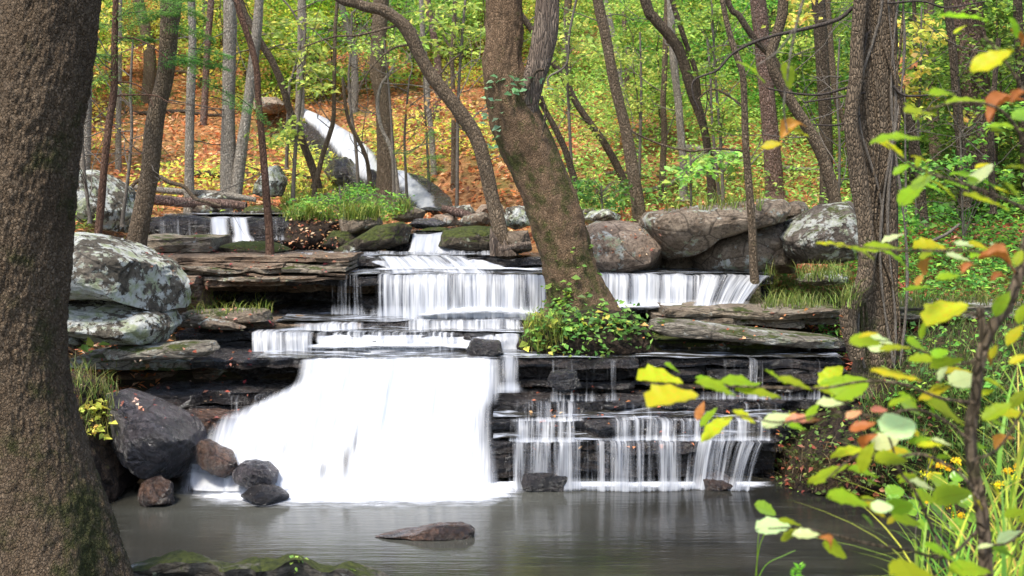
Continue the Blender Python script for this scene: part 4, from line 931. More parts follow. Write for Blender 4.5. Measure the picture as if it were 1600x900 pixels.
tree([(1480,0,6),(1487,60,6),(1492,120,6.5),(1497,180,7),(1502,240,7),(1508,310,8)], 13.8, 'bark_dark', 'dark slim trunk left of the big dark pine', seed=32, twigs=4)
tree([(1452,0,8),(1452,60,8),(1454,120,8.5),(1458,180,9),(1462,240,9),(1466,310,10)], 18, 'bark_brown', 'blurred brown trunk between the vine tree and the dark pine', seed=33)
tree([(1398,120,6),(1406,150,6.5),(1420,190,7),(1432,240,7),(1438,290,7),(1442,340,8)], 13.5, 'bark_dark', 'short dark leaning trunk right of the vine wrapped tree', seed=34, twigs=4)
tree([(1428,0,3),(1430,60,3),(1431,110,3),(1428,170,3.5),(1424,230,4),(1425,300,4)], 15.5, 'bark_dark', 'thin dark stem right of the vine wrapped tree', seed=35, twigs=3)
tree([(1590,0,7),(1592,60,7),(1596,130,7),(1600,200,8),(1606,300,9)], 14.5, 'bark_dark', 'dark trunk at the right edge of the view', seed=36, twigs=3)
tree([(1560,60,4),(1555,120,4),(1550,180,4.5),(1548,240,5),(1552,320,5)], 12.5, 'bark_dark', 'thin dark stem near the right edge', seed=37, twigs=5)
tree([(858,120,1.5),(885,100,1.6),(890,50,1.8),(905,-20,1.8)][::-1], 16, 'twig', 'thin arching sapling right of the main tree', seed=38, top=False)
tree([(845,160,4),(862,190,4.5),(872,210,5),(885,240,5),(900,290,6)], 17, 'bark_dark', 'short dark stem leaning behind the main tree', seed=39, twigs=4)
tree([(460,0,2),(448,30,2),(430,60,2),(415,85,2.2)], 14.5, 'twig', 'bare pale twig stem beside the leaning dark trunk', seed=40, twigs=3, base=1.0) if False else None
for i, (pts, Y, lb) in enumerate([
    ([(438,-5,1.6),(455,15,1.6),(470,45,1.8),(468,75,1.8),(458,115,2),(452,140,2.4),(448,250,3)], 19, 'bare pale sapling with crooked stem left of the far fall'),
    ([(550,20,1.6),(548,80,2),(545,120,2),(548,170,2.4),(556,230,2.6),(560,300,3)], 19.5, 'bare grey sapling at the right edge of the far fall'),
    ([(640,120,1.4),(635,170,1.6),(632,220,2),(634,270,2.2),(636,318,3)], 19, 'bare sapling close to the thick middle tree'),
    ([(208,60,1.6),(204,140,2),(206,200,2.4),(202,260,2.6),(192,340,3.2)], 13.4, 'thin tan sapling left of the rough barked tree'),
    ([(128,180,2),(130,240,2.2),(134,290,2.6),(140,335,3)], 13.0, 'thin tan sapling by the massive left tree'),
    ([(1105,60,1.6),(1110,120,1.8),(1112,180,2),(1118,250,2.4),(1125,320,3)], 18, 'thin sapling left of the scaly pine'),
    ([(1312,60,1.4),(1308,150,1.6),(1312,230,2),(1310,330,2.4)], 14, 'thin sapling just left of the vine tree')]):
    tree(pts, Y, 'twig', lb, seed=50+i, top=False, twigs=7, seg=7, cat='sapling')

# fallen logs on the upper left
def log(pts, Y, mat, label, cat='log', seg=14):
    P3, r = px_path(pts, Y, len(pts)*10); v, f = tube_arr(P3, r, seg, .06, 2)
    o = link('fallen_log' if cat == 'log' else 'fallen_branch', mesh_np('log', v, f, True), K[mat]); tag(o, label, cat); return o
log([(205,292,5),(240,296,5),(290,300,5),(345,304,5),(400,312,4)], 17.0, 'bark_grey', 'pale fallen log lying level behind the left trees')
log([(195,308,7),(240,312,8),(290,316,8),(350,318,7),(385,322,6)], 16.4, 'bark_pine', 'reddish fallen log below the pale one')
log([(200,300,2.5),(210,287,3),(225,278,3),(248,276,3.4),(265,285,3.4),(288,292,3),(305,310,3),(330,317,2.4),(345,322,2)], 16.2, 'bark_brown', 'crooked fallen branch arching over the two logs', 'branch', 8)
log([(690,325,5),(715,332,7),(738,340,6),(748,348,4)], 15.8, 'bark_pine', 'short pinkish log among the centre rocks')
log([(1445,382,2),(1460,375,2.6),(1480,365,2.6),(1500,350,2)], 10.6, 'twig', 'short dead stick on the grassy right bank', 'branch', 7)
log([(1265,512,2),(1295,498,2.4),(1312,490,2)], 10.6, 'twig', 'small dead stick on the grey slabs', 'branch', 7) if False else None
lr = random.Random(77)
for k in range(12):
    y = lr.uniform(19.5, 31); px = lr.uniform(180, 1250); x = X(px, y); a = lr.uniform(-.5, .5); L = lr.uniform(1.2, 3.6); pts3 = []
    for t in np.linspace(-.5, .5, 7): xx = x+L*t*math.cos(a); yy = y+L*t*math.sin(a); pts3.append([xx, yy, float(height(xx, yy))+.06+.05*math.sin(t*7+k)])
    v, f = tube_arr(pts3, np.linspace(1, .45, 7)*lr.uniform(.03, .09), 8, .08, k)
    SIDE = 'left of the sliding fall' if px < 470 else 'between the sliding fall and the leaning tree' if px < 780 else 'right of the leaning tree'
    tag(link('fallen_limb', mesh_np('fallen_limb', v, f, True), K[['bark_grey', 'bark_brown', 'bark_dark'][k % 3]]), ('long' if L > 2.4 else 'short')+' '+['pale', 'brown', 'dark'][k % 3]+' dead limb on the '+('low' if y < 25 else 'high')+' slope '+SIDE, 'branch', 'dead limbs on the leafy slope')
# splinters at the broken base
root = empty('broken_stump', P(782, 395, 13.3), 'splintered orange brown stump at the foot of the arching tree', 'stump')
for k in range(9):
    x = 768+k*4; h_ = [45, 38, 30, 22, 18, 26, 14, 12, 8][k]
    q, rb = px_path([(x+3, 400, 5), (x+1, 400-h_*.6, 4), (x-2+k*.4, 400-h_, .6)], 13.25+.03*(k % 3), 10)
    v, f = tube_arr(q, rb, 6, .15, k); link('splinter', mesh_np('splinter', v, f, False), K['bark_dead'], root)
q, rb = px_path([(782, 390, 4), (805, 384, 4), (830, 380, 3)], 13.1, 12); v, f = tube_arr(q, rb, 8, .1, 3); link('root', mesh_np('root', v, f, True), K['bark_dead'], root)

# ------------------------------------------------------------------ foliage
bpy.context.view_layer.update()
DG = bpy.context.evaluated_depsgraph_get()
WATER = ('waterfall', 'foam', 'stream_water', 'pool_water')
def cast(o, d, maxd=80, water=False):
    o = Vector(o); d = Vector(d).normalized()
    for _ in range(6):
        ok, loc, nr, idx, ob, mt = S.ray_cast(DG, o, d, distance=maxd)
        if not ok: return None
        if water or not ob.name.startswith(WATER): return loc, nr, ob.name
        o = loc+d*.01
    return None
def cast_px(px, py, **k): return cast(CAM, P(px, py, 10)-Vector(CAM), **k)
def cast_down(x, y, z=3.2): return cast((x, y, z), (0, 0, -1), 8)

def cloud_leaves(cs, n, sig, size, pal, wts=None, flat=.35, var=.22):
    """leaves in flattened sprays round the centres cs"""
    cs = np.asarray(cs, float); k = R.integers(0, len(cs), n)
    p = cs[k]+R.normal(size=(n, 3))*np.asarray(sig)
    nr = np.stack([R.normal(size=n)*.5, R.normal(size=n)*.5, np.ones(n)], 1); nr[:, :] += R.normal(size=(n, 3))*flat
    d = R.normal(size=(n, 3)); d[:, 2] = d[:, 2]*.35-.25
    L = size*R.uniform(.65, 1.35, n)
    return leaf_arr(p, d, nr, L, L*R.uniform(.5, .7, n), pick(n, pal, wts, var))
PALS = {
 'yellow': ([(.56,.50,.09), (.42,.46,.08), (.28,.38,.07), (.54,.36,.09)], [4, 4, 3, 1]),
 'lime': ([(.32,.44,.09), (.21,.34,.07), (.44,.48,.10), (.12,.22,.05)], [4, 4, 2, 2]),
 'green': ([(.12,.23,.04), (.18,.31,.05), (.28,.38,.05), (.07,.14,.03)], [4, 4, 2, 2]),
 'orange': ([(.52,.27,.09), (.50,.37,.11), (.38,.18,.08), (.40,.42,.08)], [3, 3, 2, 1]),
 'dark': ([(.06,.11,.025), (.09,.16,.03), (.14,.20,.03)], [3, 3, 1]),
}
def crown_mesh(name, seed, H, W_, n, pal, size, low=.15):
    r = np.random.default_rng(seed); m_ = 34
    t = r.uniform(low, 1, m_); a = r.uniform(0, 2*np.pi, m_); rad = W_*np.sqrt(r.uniform(.02, 1, m_))*np.sin(np.clip((t-low)/(1-low)*2.6+.35, 0, np.pi))
    cs = np.stack([np.cos(a)*rad, np.sin(a)*rad, t*H], 1)
    v, f, c = cloud_leaves(cs, n, (W_*.24, W_*.24, H*.022), size, *PALS[pal])
    me = mesh_np(name, v, f, False, c); me.materials.append(K['leaf']); return me
CROWNS = {}
for k, (pal, nn) in enumerate((('yellow', 3), ('lime', 3), ('green', 3), ('orange', 2), ('dark', 1))):
    CROWNS[pal] = [crown_mesh('crown', 100+k*10+j, 4.2, 1.5, 2600, pal, .115, .05+.1*j) for j in range(nn)]
stems = []
for j in range(4):
    r = random.Random(j); q = [np.array([0, 0, -.3])]; lst = []
    for _ in range(9): q.append(q[-1]+np.array([r.gauss(0, .07), r.gauss(0, .07), .52]))
    lst.append(tube_arr(q, np.linspace(.032, .008, 10), 6))
    stems.append(tubes_mesh('trunk', lst))
    tw = []
    for b in range(12):
        i = r.randrange(2, 9); p = q[i]; a = r.uniform(0, 6.28); w_ = [p]; d = np.array([math.cos(a), math.sin(a), .55])
        for _ in range(5): d = d+np.array([r.gauss(0, .2), r.gauss(0, .2), r.gauss(-.06, .1)]); w_.append(w_[-1]+d*.24)
        tw.append(tube_arr(w_, np.linspace(.011, .003, 6), 4))
    me = tubes_mesh('branches', tw); me.materials.append(K['bark_brown']); stems.append(me)
for i in range(0, 8, 2): stems[i].materials.append(K['bark_brown'])
LBL = {'yellow': 'golden yellow leaved sapling in the woods on the slope', 'lime': 'light yellow green sapling in the woods on the slope',
       'green': 'mid green bushy sapling in the woods on the slope', 'orange': 'orange brown leaved sapling in the woods on the slope',
       'dark': 'dark green sapling in the shaded woods on the right'}
MARKS = [(60,'behind the massive left trunk'),(160,'behind the slim reddish sapling'),(235,'behind the dark rough barked tree'),(300,'behind the slim straight grey tree'),(365,'behind the pale twin trunks'),(430,'left of the sliding fall'),(500,'above the sliding fall'),(560,'left of the thick middle tree'),(610,'behind the thick middle tree'),(665,'right of the thick middle tree'),(715,'behind the arching tree'),(780,'behind the main leaning tree'),(870,'right of the main leaning tree'),(950,'behind the leaning brown tree'),(1010,'right of the leaning brown tree'),(1065,'behind the curved dark tree'),(1130,'behind the slender tree by the falls'),(1200,'behind the scaly pine'),(1260,'behind the twisting tree'),(1310,'left of the vine wrapped tree'),(1370,'behind the vine wrapped tree'),(1440,'right of the vine wrapped tree'),(1515,'behind the big dark pine'),(1590,'at the right edge')]
def place(x, y):
    px = 800+F*x/y; return min(MARKS, key=lambda m_: abs(m_[0]-px))[1]
SHORT = {'yellow': 'golden yellow sapling', 'lime': 'yellow green sapling', 'green': 'mid green bushy sapling', 'orange': 'orange brown sapling', 'dark': 'dark green sapling'}
def sapling(x, y, s, pal, r, dz=0.0, hs=1.0):
    z = float(height(x, y))+dz
    root = empty('understory_tree', (x, y, z), ('tall ' if s > 1.15 else 'short ' if s < .7 else 'thin ' if s < .8 else 'broad ' if s > 1.0 else '')+SHORT[pal]+' '+('low' if y < 27 else 'midway' if y < 36 else 'high')+' on the slope '+place(x, y), 'tree', pal+' understory trees')
    root.rotation_euler.z = r.uniform(0, 6.28); root.scale = (s, s, s*hs)
    i = r.randrange(4)*2
    for nm, me in (('trunk', stems[i]), ('branches', stems[i+1]), ('crown', r.choice(CROWNS[pal]))):
        o = bpy.data.objects.new(nm, me); col.objects.link(o); o.parent = root
        if nm != 'trunk': o['kind'] = 'stuff'
r = random.Random(21)
def zone(n, p0, p1, y0, y1, pals, s0=.75, s1=1.25, hs=1.0):
    for _ in range(n):
        y = y0+(y1-y0)*r.random()**.8; px = r.uniform(p0, p1)
        sapling(X(px, y), y, r.uniform(s0, s1), r.choice(pals), r, hs=hs)
zone(62, -150, 860, 32, 46, ['yellow']*5+['lime']*3+['green']*2+['orange']*2, .9, 1.5)
zone(16, 60, 420, 26, 33, ['yellow']*3+['lime']*2+['orange'], .6, 1.0)
zone(9, 430, 560, 25.5, 31, ['lime']*3+['yellow']*2+['green'], .6, .95)
zone(14, 620, 860, 26, 33, ['yellow']*2+['lime']*2+['orange']*2+['green'], .6, .95)
zone(66, 830, 1750, 31, 46, ['lime']*4+['green']*4+['yellow']*3+['orange'], .9, 1.5)
zone(46, 840, 1750, 20, 31, ['lime']*4+['green']*4+['yellow']*1, .5, .95)
zone(16, 1380, 1800, 13.5, 20, ['dark']*3+['green']*3, .5, .85)
zone(24, -700, -60, 22, 42, ['yellow']*4+['lime']*2+['orange'], .7, 1.4)
zone(10, -100, 170, 18, 28, ['lime']*2+['green']*2+['yellow'], .5, .9)

for k in range(54):
    y = r.uniform(24, 43); px = r.uniform(60, 1640) if k % 3 else r.uniform(60, 760); x = X(px, y); z0 = float(height(x, y)); rr_ = r.uniform(.05, .15); lean = r.uniform(-.5, .5)
    q = spline([[x, y, z0-.3, rr_*1.3], [x+r.gauss(0, .06), y, z0+1.2, rr_], [x+lean*.5+r.gauss(0, .1), y, z0+3, rr_*.92], [x+lean+r.gauss(0, .12), y, z0+6, rr_*.8], [x+lean*1.6, y, z0+10, rr_*.6]], 22)
    root = empty('distant_tree', (x, y, z0), ('slender' if rr_ < .08 else 'medium' if rr_ < .115 else 'stout')+' far trunk '+('low' if y < 28 else 'midway' if y < 36 else 'high')+' on the slope '+place(x, y), 'tree', 'far trunks on the slope')
    v, f = tube_arr(q[:, :3], q[:, 3], 9, .04, k); link('trunk', mesh_np('trunk', v, f, True), K[['bark_grey', 'bark_brown', 'bark_pine'][k % 3]], root)

# leafy sprays on named spots: small trees whose foliage hangs in front of the wood
def spray(label, spots, pal, size, stem, Y, cat='sapling', bark='twig', flat=.3, name='leafy_sapling'):
    """spots: (px,py,rx,ry,n); stem: photo path from top to ground"""
    root, P3, rr_ = tree(stem, Y, bark, label, top=False, twigs=0, seg=6, cat=cat, seed=len(label))
    root.name = name
    vs = []; tw = []
    for (px, py, rx, ry, n_) in spots:
        m_ = max(3, n_//28); cs = []
        for _ in range(m_):
            a = R.uniform(0, 6.28); q = math.sqrt(R.uniform(0, 1)); cs.append(P(px+rx*q*math.cos(a), py+ry*q*math.sin(a), Y+R.normal()*.4))
        vs.append(cloud_leaves([list(c_) for c_ in cs], n_, (M(11, Y), .14, M(4, Y)), size, *PALS[pal], flat=flat))
        k = np.argmin([np.linalg.norm(p-np.array(cs[0])) for p in P3])
        for c_ in cs[:10]:
            p0 = P3[min(len(P3)-1, k+R.integers(0, 5))]; c1 = np.array(c_); md = (p0+c1)/2+np.array([0, 0, .12])
            tw.append(tube_arr(spline([p0, md, c1], 7), np.linspace(.006, .002, 7), 4))
    v, f, c = join_tris(vs); o = link('crown', mesh_np('crown', v, f, False, c), K['leaf'], root); o['kind'] = 'stuff'
    o = link('twigs', tubes_mesh('twigs', tw), K[bark], root); o['kind'] = 'stuff'
    return root
spray('small tree with bright green leaves left of the far sliding fall', [(470,55,40,45,240), (480,110,35,25,200), (500,130,20,30,90), (440,195,28,22,150), (425,215,30,18,110)], 'lime', .105, [(478,20,1.5),(475,90,2),(470,150,2.4),(462,230,3),(458,300,3.5)], 17.5)
spray('pale leaved sapling in front of the thick middle tree', [(600,75,45,22,200), (560,90,25,20,80), (640,100,25,14,70)], 'lime', .07, [(600,60,1.2),(606,120,1.5),(612,200,2),(616,318,3)], 17.0)
spray('green leaved young tree at the top between middle and leaning trees', [(700,25,60,25,300), (740,60,40,30,200), (700,70,30,15,90)], 'lime', .10, [(730,-30,2),(722,60,2.2),(716,160,2.5),(714,315,3)], 17.8)
spray('small orange leaved beech beside the thick middle tree', [(650,165,45,14,160), (690,150,30,12,90), (640,190,30,12,60), (720,180,30,10,60)], 'orange', .10, [(662,120,1.2),(664,170,1.5),(668,240,2),(672,318,3)], 19.5)
spray('bright green sapling right of the main tree', [(880,50,35,40,260), (910,70,35,25,160), (890,110,25,25,120), (860,150,20,20,80)], 'lime', .10, [(882,20,1.4),(886,110,2),(890,200,2.4),(896,320,3)], 17.0)
spray('shimmering light green sapling behind the leaning brown tree', [(1000,85,45,30,300), (1010,150,40,30,200), (930,190,40,30,200)], 'lime', .075, [(1000,50,1.4),(1002,140,2),(1000,230,2.4),(998,320,3)], 19.0)
spray('young green tree in front of the scaly pine', [(1090,30,50,30,260), (1120,90,35,35,200), (1130,190,35,30,200), (1150,255,30,30,160)], 'green', .09, [(1112,0,1.4),(1118,120,2),(1126,220,2.4),(1130,320,3)], 16.5)
spray('green shrub with broad leaves above the huge boulder', [(1080,255,30,18,90), (1065,270,25,15,60), (1130,245,25,15,60)], 'lime', .12, [(1078,235,1),(1079,270,1.4),(1080,318,2)], 14.6, cat='shrub')
spray('yellowing small tree at the right behind the vine wrapped trunk', [(1430,60,45,50,260), (1420,130,35,30,160), (1470,180,40,40,160), (1245,30,50,30,150)], 'yellow', .10, [(1440,10,1.4),(1438,120,2),(1434,220,2.4),(1432,350,3)], 14.5)
spray('shaded green shrub on the right slope below the dark pine', [(1480,270,50,40,200), (1560,290,45,50,200), (1440,330,40,25,120), (1560,200,40,40,120)], 'green', .085, [(1500,200,1.2),(1502,260,1.6),(1505,380,2)], 13.0, cat='shrub')
spray('dark leaved low shrub behind the tan boulder', [(940,310,45,16,260), (975,300,30,14,140), (900,300,30,18,140)], 'dark', .08, [(940,290,1),(941,320,1.4),(942,345,2)], 15.8, cat='shrub')
spray('red leaved sapling between the vine tree and the dark pine', [(1412,100,14,10,22), (1408,125,12,10,18)], 'orange', .09, [(1412,90,.8),(1414,180,1.4),(1416,350,2)], 13.2)
spray('bright leafy shrub clump growing above the wet wall', [(480,322,35,16,420), (535,303,45,18,560), (590,318,45,16,420), (560,335,60,10,300), (500,345,40,10,200)], 'green', .055, [(530,290,1),(532,310,1.4),(534,340,2)], 15.5, cat='shrub', name='leafy_shrub')
# fine needle sprays of the reddish sapling and of the rough barked tree
def needles(name_label, spots, Y):
    vs = []; tw = []; first = P(spots[0][0], spots[0][1], Y)
    root = empty('hemlock_bough', first, name_label, 'bough')
    for (px, py, L, ang, n_) in spots:
        a0 = math.radians(ang); q = []
        for k in range(9):
            t = k/8; q.append(P(px+math.cos(a0)*L*t, py-math.sin(a0)*L*t+9*t*t, Y+.25*math.sin(px+t*2)))
        q = np.array([list(x) for x in q]); tw.append(tube_arr(q, np.linspace(.006, .0015, 9), 4))
        n2 = n_; t = R.uniform(.05, 1, n2); i = np.minimum((t*8).astype(int), 7); f_ = (t*8-i)[:, None]
        p = q[i]*(1-f_)+q[i+1]*f_; side = R.normal(size=(n2, 3))*np.array([1, 1, .35])
        p = p+side*M(11, Y)*(1.1-t)[:, None]*.8+np.array([0, 0, -M(3, Y)])*R.uniform(0, 1, (n2, 1))
        d = side+np.array([math.cos(a0), 0, -.2]); l_ = R.uniform(.03, .06, n2)
        vs.append(leaf_arr(p, d, np.stack([R.normal(size=n2)*.4, R.normal(size=n2)*.4, np.ones(n2)], 1), l_, l_*.16, pick(n2, [(.06,.15,.03), (.10,.22,.05), (.16,.28,.06)], None, .2)))
    v, f, c = join_tris(vs); o = link('needles', mesh_np('needles', v, f, False, c), K['leaf'], root); o['kind'] = 'stuff'
    o = link('twigs', tubes_mesh('twigs', tw), K['twig_dark'], root); o['kind'] = 'stuff'
nd = [(181,62,60,8,700), (183,45,70,25,800), (181,30,55,40,700), (182,128,45,-35,350), (178,40,45,170,500), (180,90,40,160,400), (262,5,60,-15,800), (240,0,60,10,800), (265,40,70,-10,700), (200,20,80,5,900), (265,85,45,-25,400), (180,110,35,200,250)]
needles('feathery green evergreen boughs hanging at the top left', nd, 12.2)
needles('thin evergreen boughs crossing in front of the twin pale trunks', [(262,92,70,-3,500), (275,85,85,-10,600), (300,120,70,-20,350), (330,150,60,-15,350), (250,100,60,15,400), (370,150,60,-35,350), (300,75,60,-5,500)], 12.6)
needles('small hemlock branch beside the far fall', [(660,225,35,60,300), (650,250,45,20,350), (655,240,40,160,250), (640,265,40,-10,250), (665,262,30,10,200)], 16.5)

# ground cover
def cover(name, n, xr, yr, keep, h_, pal, size, label, seed, up=.15):
    x = R.uniform(*xr, n); y = R.uniform(*yr, n); k = keep(x, y); x, y = x[k], y[k]; n = len(x)
    z = height(x, y)+R.uniform(.0, 1, n)**1.5*h_+.02
    v, f, c = leaf_arr(np.stack([x, y, z], 1), R.normal(size=(n, 3))*np.array([1, 1, .4]), np.stack([R.normal(size=n)*.5, R.normal(size=n)*.5, np.ones(n)], 1), size*R.uniform(.6, 1.4, n), size*R.uniform(.35, .7, n), pick(n, *pal))
    return tag(link(name, mesh_np(name, v, f, False, c), K['leaf']), label, 'leaves' if 'litter' in name else 'undergrowth', kind='stuff')
LIT = ([(.48,.21,.075), (.56,.31,.14), (.34,.15,.06), (.60,.44,.25), (.21,.10,.05)], [4, 3, 3, 1, 2])
LIT2 = ([(.34,.15,.06), (.48,.28,.14), (.22,.10,.05), (.62,.48,.30), (.42,.12,.07)], [3, 3, 3, 2, 1])
def patch(x, y, s, th=.0): return noise(n3(x*s, y*s, 7.7), 3)+.5*noise(n3(x*s*2.3, y*s*2.3, 1.7), 4) > th
cover('leaf_litter', 76000, (-24, 17), (15.5, 35), lambda x, y: (x < y*.5) & (x > -y*.72), .05, LIT, .13, 'orange brown fallen leaves covering the wooded slope', 1)
cover('undergrowth', 30000, (-10, 0), (19, 34), lambda x, y: (np.abs(x) < y*.5) & patch(x, y, .35, .12), .45, PALS['yellow'], .10, 'yellow green low plants in patches on the leafy slope', 2)
cover('undergrowth', 60000, (.6, 15), (15.3, 30), lambda x, y: (x < y*.52) & patch(x, y, .4, -.5), .65, PALS['lime'], .085, 'green low plants under the trees on the right slope', 3)
cover('undergrowth', 30000, (.6, 17), (22, 38), lambda x, y: (x < y*.52), .5, PALS['lime'], .11, 'yellow green low plants higher on the right slope', 8)
cover('undergrowth', 26000, (3.2, 10), (11.2, 17), lambda x, y: (x < y*.56) & patch(x, y, .8, -.25), .35, PALS['green'], .07, 'low green plants on the shaded right bank', 4)
cover('leaf_litter', 9000, (2.5, 9), (10.8, 17), lambda x, y: (x < y*.56), .04, LIT, .09, 'brown fallen leaves on the right bank', 5)
cover('leaf_litter', 5000, (-8, -3.5), (10, 17), lambda x, y: (x > -y*.56), .04, LIT, .09, 'brown fallen leaves on the left bank', 6)
cover('undergrowth', 5000, (-8, -3.6), (10, 18), lambda x, y: (x > -y*.56) & patch(x, y, 1.2, .2), .3, PALS['lime'], .07, 'green low plants on the left bank', 7)

GR = ([(.36,.42,.06), (.24,.34,.05), (.50,.46,.12), (.14,.22,.04)], [3, 3, 2, 2])
def grass_px(name, poly, n, h_, w_, label, pal=GR, lean=(.3, 1.1), cat='grass', out=0.0):
    x0, y0, x1, y1 = poly; B = []
    for _ in range(n*2):
        if len(B) >= n: break
        px = R.uniform(x0, x1); py = R.uniform(y0, y1)
        t = (px-x0)/(x1-x0); 
        h = cast_px(px, py)
        if h and h[1].z > -.2 and not h[2].startswith(('trunk', 'branch', 'twigs', 'vine')): B.append(list(h[0]))
    if not B: return
    B = np.array(B); m_ = len(B); rep = 3
    B = np.repeat(B, rep, 0)+R.normal(size=(m_*rep, 3))*np.array([.03, .05, .0]); m_ = len(B)
    v, f, c = blades(B, R.uniform(.25, 1.25, m_)*h_, R.uniform(.6, 1.2, m_)*w_, R.uniform(*lean, m_), pick(m_, *pal))
    return tag(link(name, mesh_np(name, v, f, False, c), K['grass']), label, cat, kind='stuff')
def leaves_px(label, regs, size, pal, lift=.06, name='undergrowth', cat='plants', trunks=False):
    B = []
    for (x0, y0, x1, y1, n) in regs:
        for _ in range(n):
            h = cast_px(R.uniform(x0, x1), R.uniform(y0, y1))
            if h and (trunks or not h[2].startswith('trunk')) and not h[2].startswith(('branch', 'twigs', 'vine')): B.append(list(h[0]+h[1]*R.uniform(0, lift)))
    B = np.array(B); n = len(B)
    d = R.normal(size=(n, 3)); d[:, 2] = d[:, 2]*.4-.2
    nr = np.stack([R.normal(size=n)*.5, R.normal(size=n)*.5-.5, np.ones(n)], 1)
    L = size*R.uniform(.6, 1.4, n); v, f, c = leaf_arr(B, d, nr, L, L*R.uniform(.5, .75, n), pick(n, PALS[pal][0], PALS[pal][1]) if isinstance(pal, str) else pick(n, *pal))
    return tag(link(name, mesh_np(name, v, f, False, c), K['leaf']), label, cat, kind='stuff')
grass_px('grass', (440, 292, 640, 345), 1300, .26, .014, 'bright yellow green grass clump above the wet wall')
grass_px('grass', (900, 285, 1190, 330), 420, .22, .011, 'light green grass behind the right boulders')
grass_px('grass', (1195, 425, 1335, 482), 700, .20, .010, 'grass tufts between the grey slabs and the lichen boulder', ([(.30,.38,.07), (.42,.42,.12), (.18,.26,.05)], [3, 2, 2]))
grass_px('grass', (1395, 400, 1600, 480), 900, .20, .010, 'grass on the shaded right bank above the thin slabs', ([(.22,.32,.06), (.34,.34,.09), (.12,.20,.04)], [3, 2, 2]))
grass_px('grass', (288, 462, 425, 490), 160, .13, .008, 'small grass tufts on the left shelf')
grass_px('grass', (100, 570, 180, 690), 220, .16, .007, 'dry and green grass hanging over the left bank', ([(.34,.32,.08), (.22,.28,.05), (.30,.20,.09)], [3, 2, 2]))
grass_px('grass', (820, 500, 880, 550), 200, .20, .008, 'drooping grass on the left side of the leafy island')
grass_px('dry_roots', (1205, 700, 1400, 785), 380, .16, .006, 'brown roots and dry straw hanging from the right bank', ([(.20,.12,.06), (.12,.07,.035), (.30,.22,.11)], [3, 3, 1]), lean=(.8, 1.8), cat='roots')
grass_px('grass', (1350, 620, 1600, 780), 700, .26, .010, 'long grass blades on the dark right bank', ([(.16,.28,.05), (.28,.34,.07), (.34,.28,.10), (.08,.16,.03)], [3, 2, 1, 2]), lean=(.5, 1.5))
leaves_px('leafy plants covering the island at the foot of the main tree', [(835,482,1000,520,330), (835,505,960,558,210), (960,500,1040,545,60)], .06, ([(.09,.18,.04), (.15,.27,.05), (.24,.34,.06), (.05,.10,.02)], [4, 3, 2, 2]), .15)
leaves_px('small leafy weeds mixed in the bright grass clump', [(445,295,640,345,420)], .07, 'lime', .16)
leaves_px('yellow leaves among the plants on the island', [(825,490,890,560,40), (900,490,1000,520,30)], .085, 'yellow', .08)
leaves_px('ivy climbing the base of the main tree', [(850,440,905,500,60), (870,380,930,470,18)], .075, 'green', .05, trunks=True)
leaves_px('glossy ivy leaves on the main trunk at head height', [(758,120,845,150,34), (756,150,790,240,26)], .085, ([(.16,.26,.14), (.10,.20,.08)], [1, 1]), .10, trunks=True)
leaves_px('yellow and green leafy plant beside the large dark boulder', [(105,630,160,680,120)], .065, 'yellow', .12)
leaves_px('green plants on the edge of the left boulders', [(110,330,150,365,60), (118,528,165,545,10)], .085, 'lime', .10)
leaves_px('small plants and moss leaves on the dark right bank', [(1210,640,1330,780,300), (1330,600,1600,790,520)], .045, ([(.10,.19,.04), (.18,.28,.05), (.06,.10,.02), (.16,.09,.04)], [3, 2, 3, 1]), .09)
grass_px('grass', (1385, 500, 1600, 640), 420, .22, .010, 'grass and weeds on the dark slope under the thin grey slabs', ([(.12,.22,.04), (.22,.30,.06), (.30,.24,.09)], [3, 2, 1]), lean=(.4, 1.3))
leaves_px('low leafy weeds under the thin grey slabs', [(1385,500,1600,640,500)], .06, 'green', .12)
leaves_px('dead leaves and needles on the right bank', [(1210,690,1380,780,110), (1320,540,1460,700,120)], .05, ([(.30,.13,.05), (.20,.09,.04), (.40,.24,.12)], [3, 3, 1]), .05, 'leaf_litter', 'leaves')
leaves_px('fallen leaves scattered over the left ledges', [(230,385,520,450,110), (270,480,440,520,60), (110,540,420,660,110), (300,355,480,380,20)], .045, LIT2, .012, 'leaf_litter', 'leaves')
leaves_px('fallen leaves scattered over the wet right ledges', [(822,600,1240,700,110), (1000,480,1320,545,50)], .042, ([(.55,.22,.08), (.45,.12,.06), (.60,.40,.18), (.30,.10,.05)], [3, 2, 1, 2]), .012, 'leaf_litter', 'leaves')
leaves_px('fallen leaves on the broad tan boulder', [(920,350,1035,400,40), (1010,315,1220,345,14)], .045, LIT2, .01, 'leaf_litter', 'leaves')
leaves_px('roots and dead leaves on the earth bank below the grass clump', [(450,335,535,390,160)], .05, LIT2, .05, 'leaf_litter', 'leaves')
leaves_px('small green ferns on the mossy ledge across the pool edge', [(455,862,475,895,26), (545,880,560,895,8)], .03, 'lime', .04)

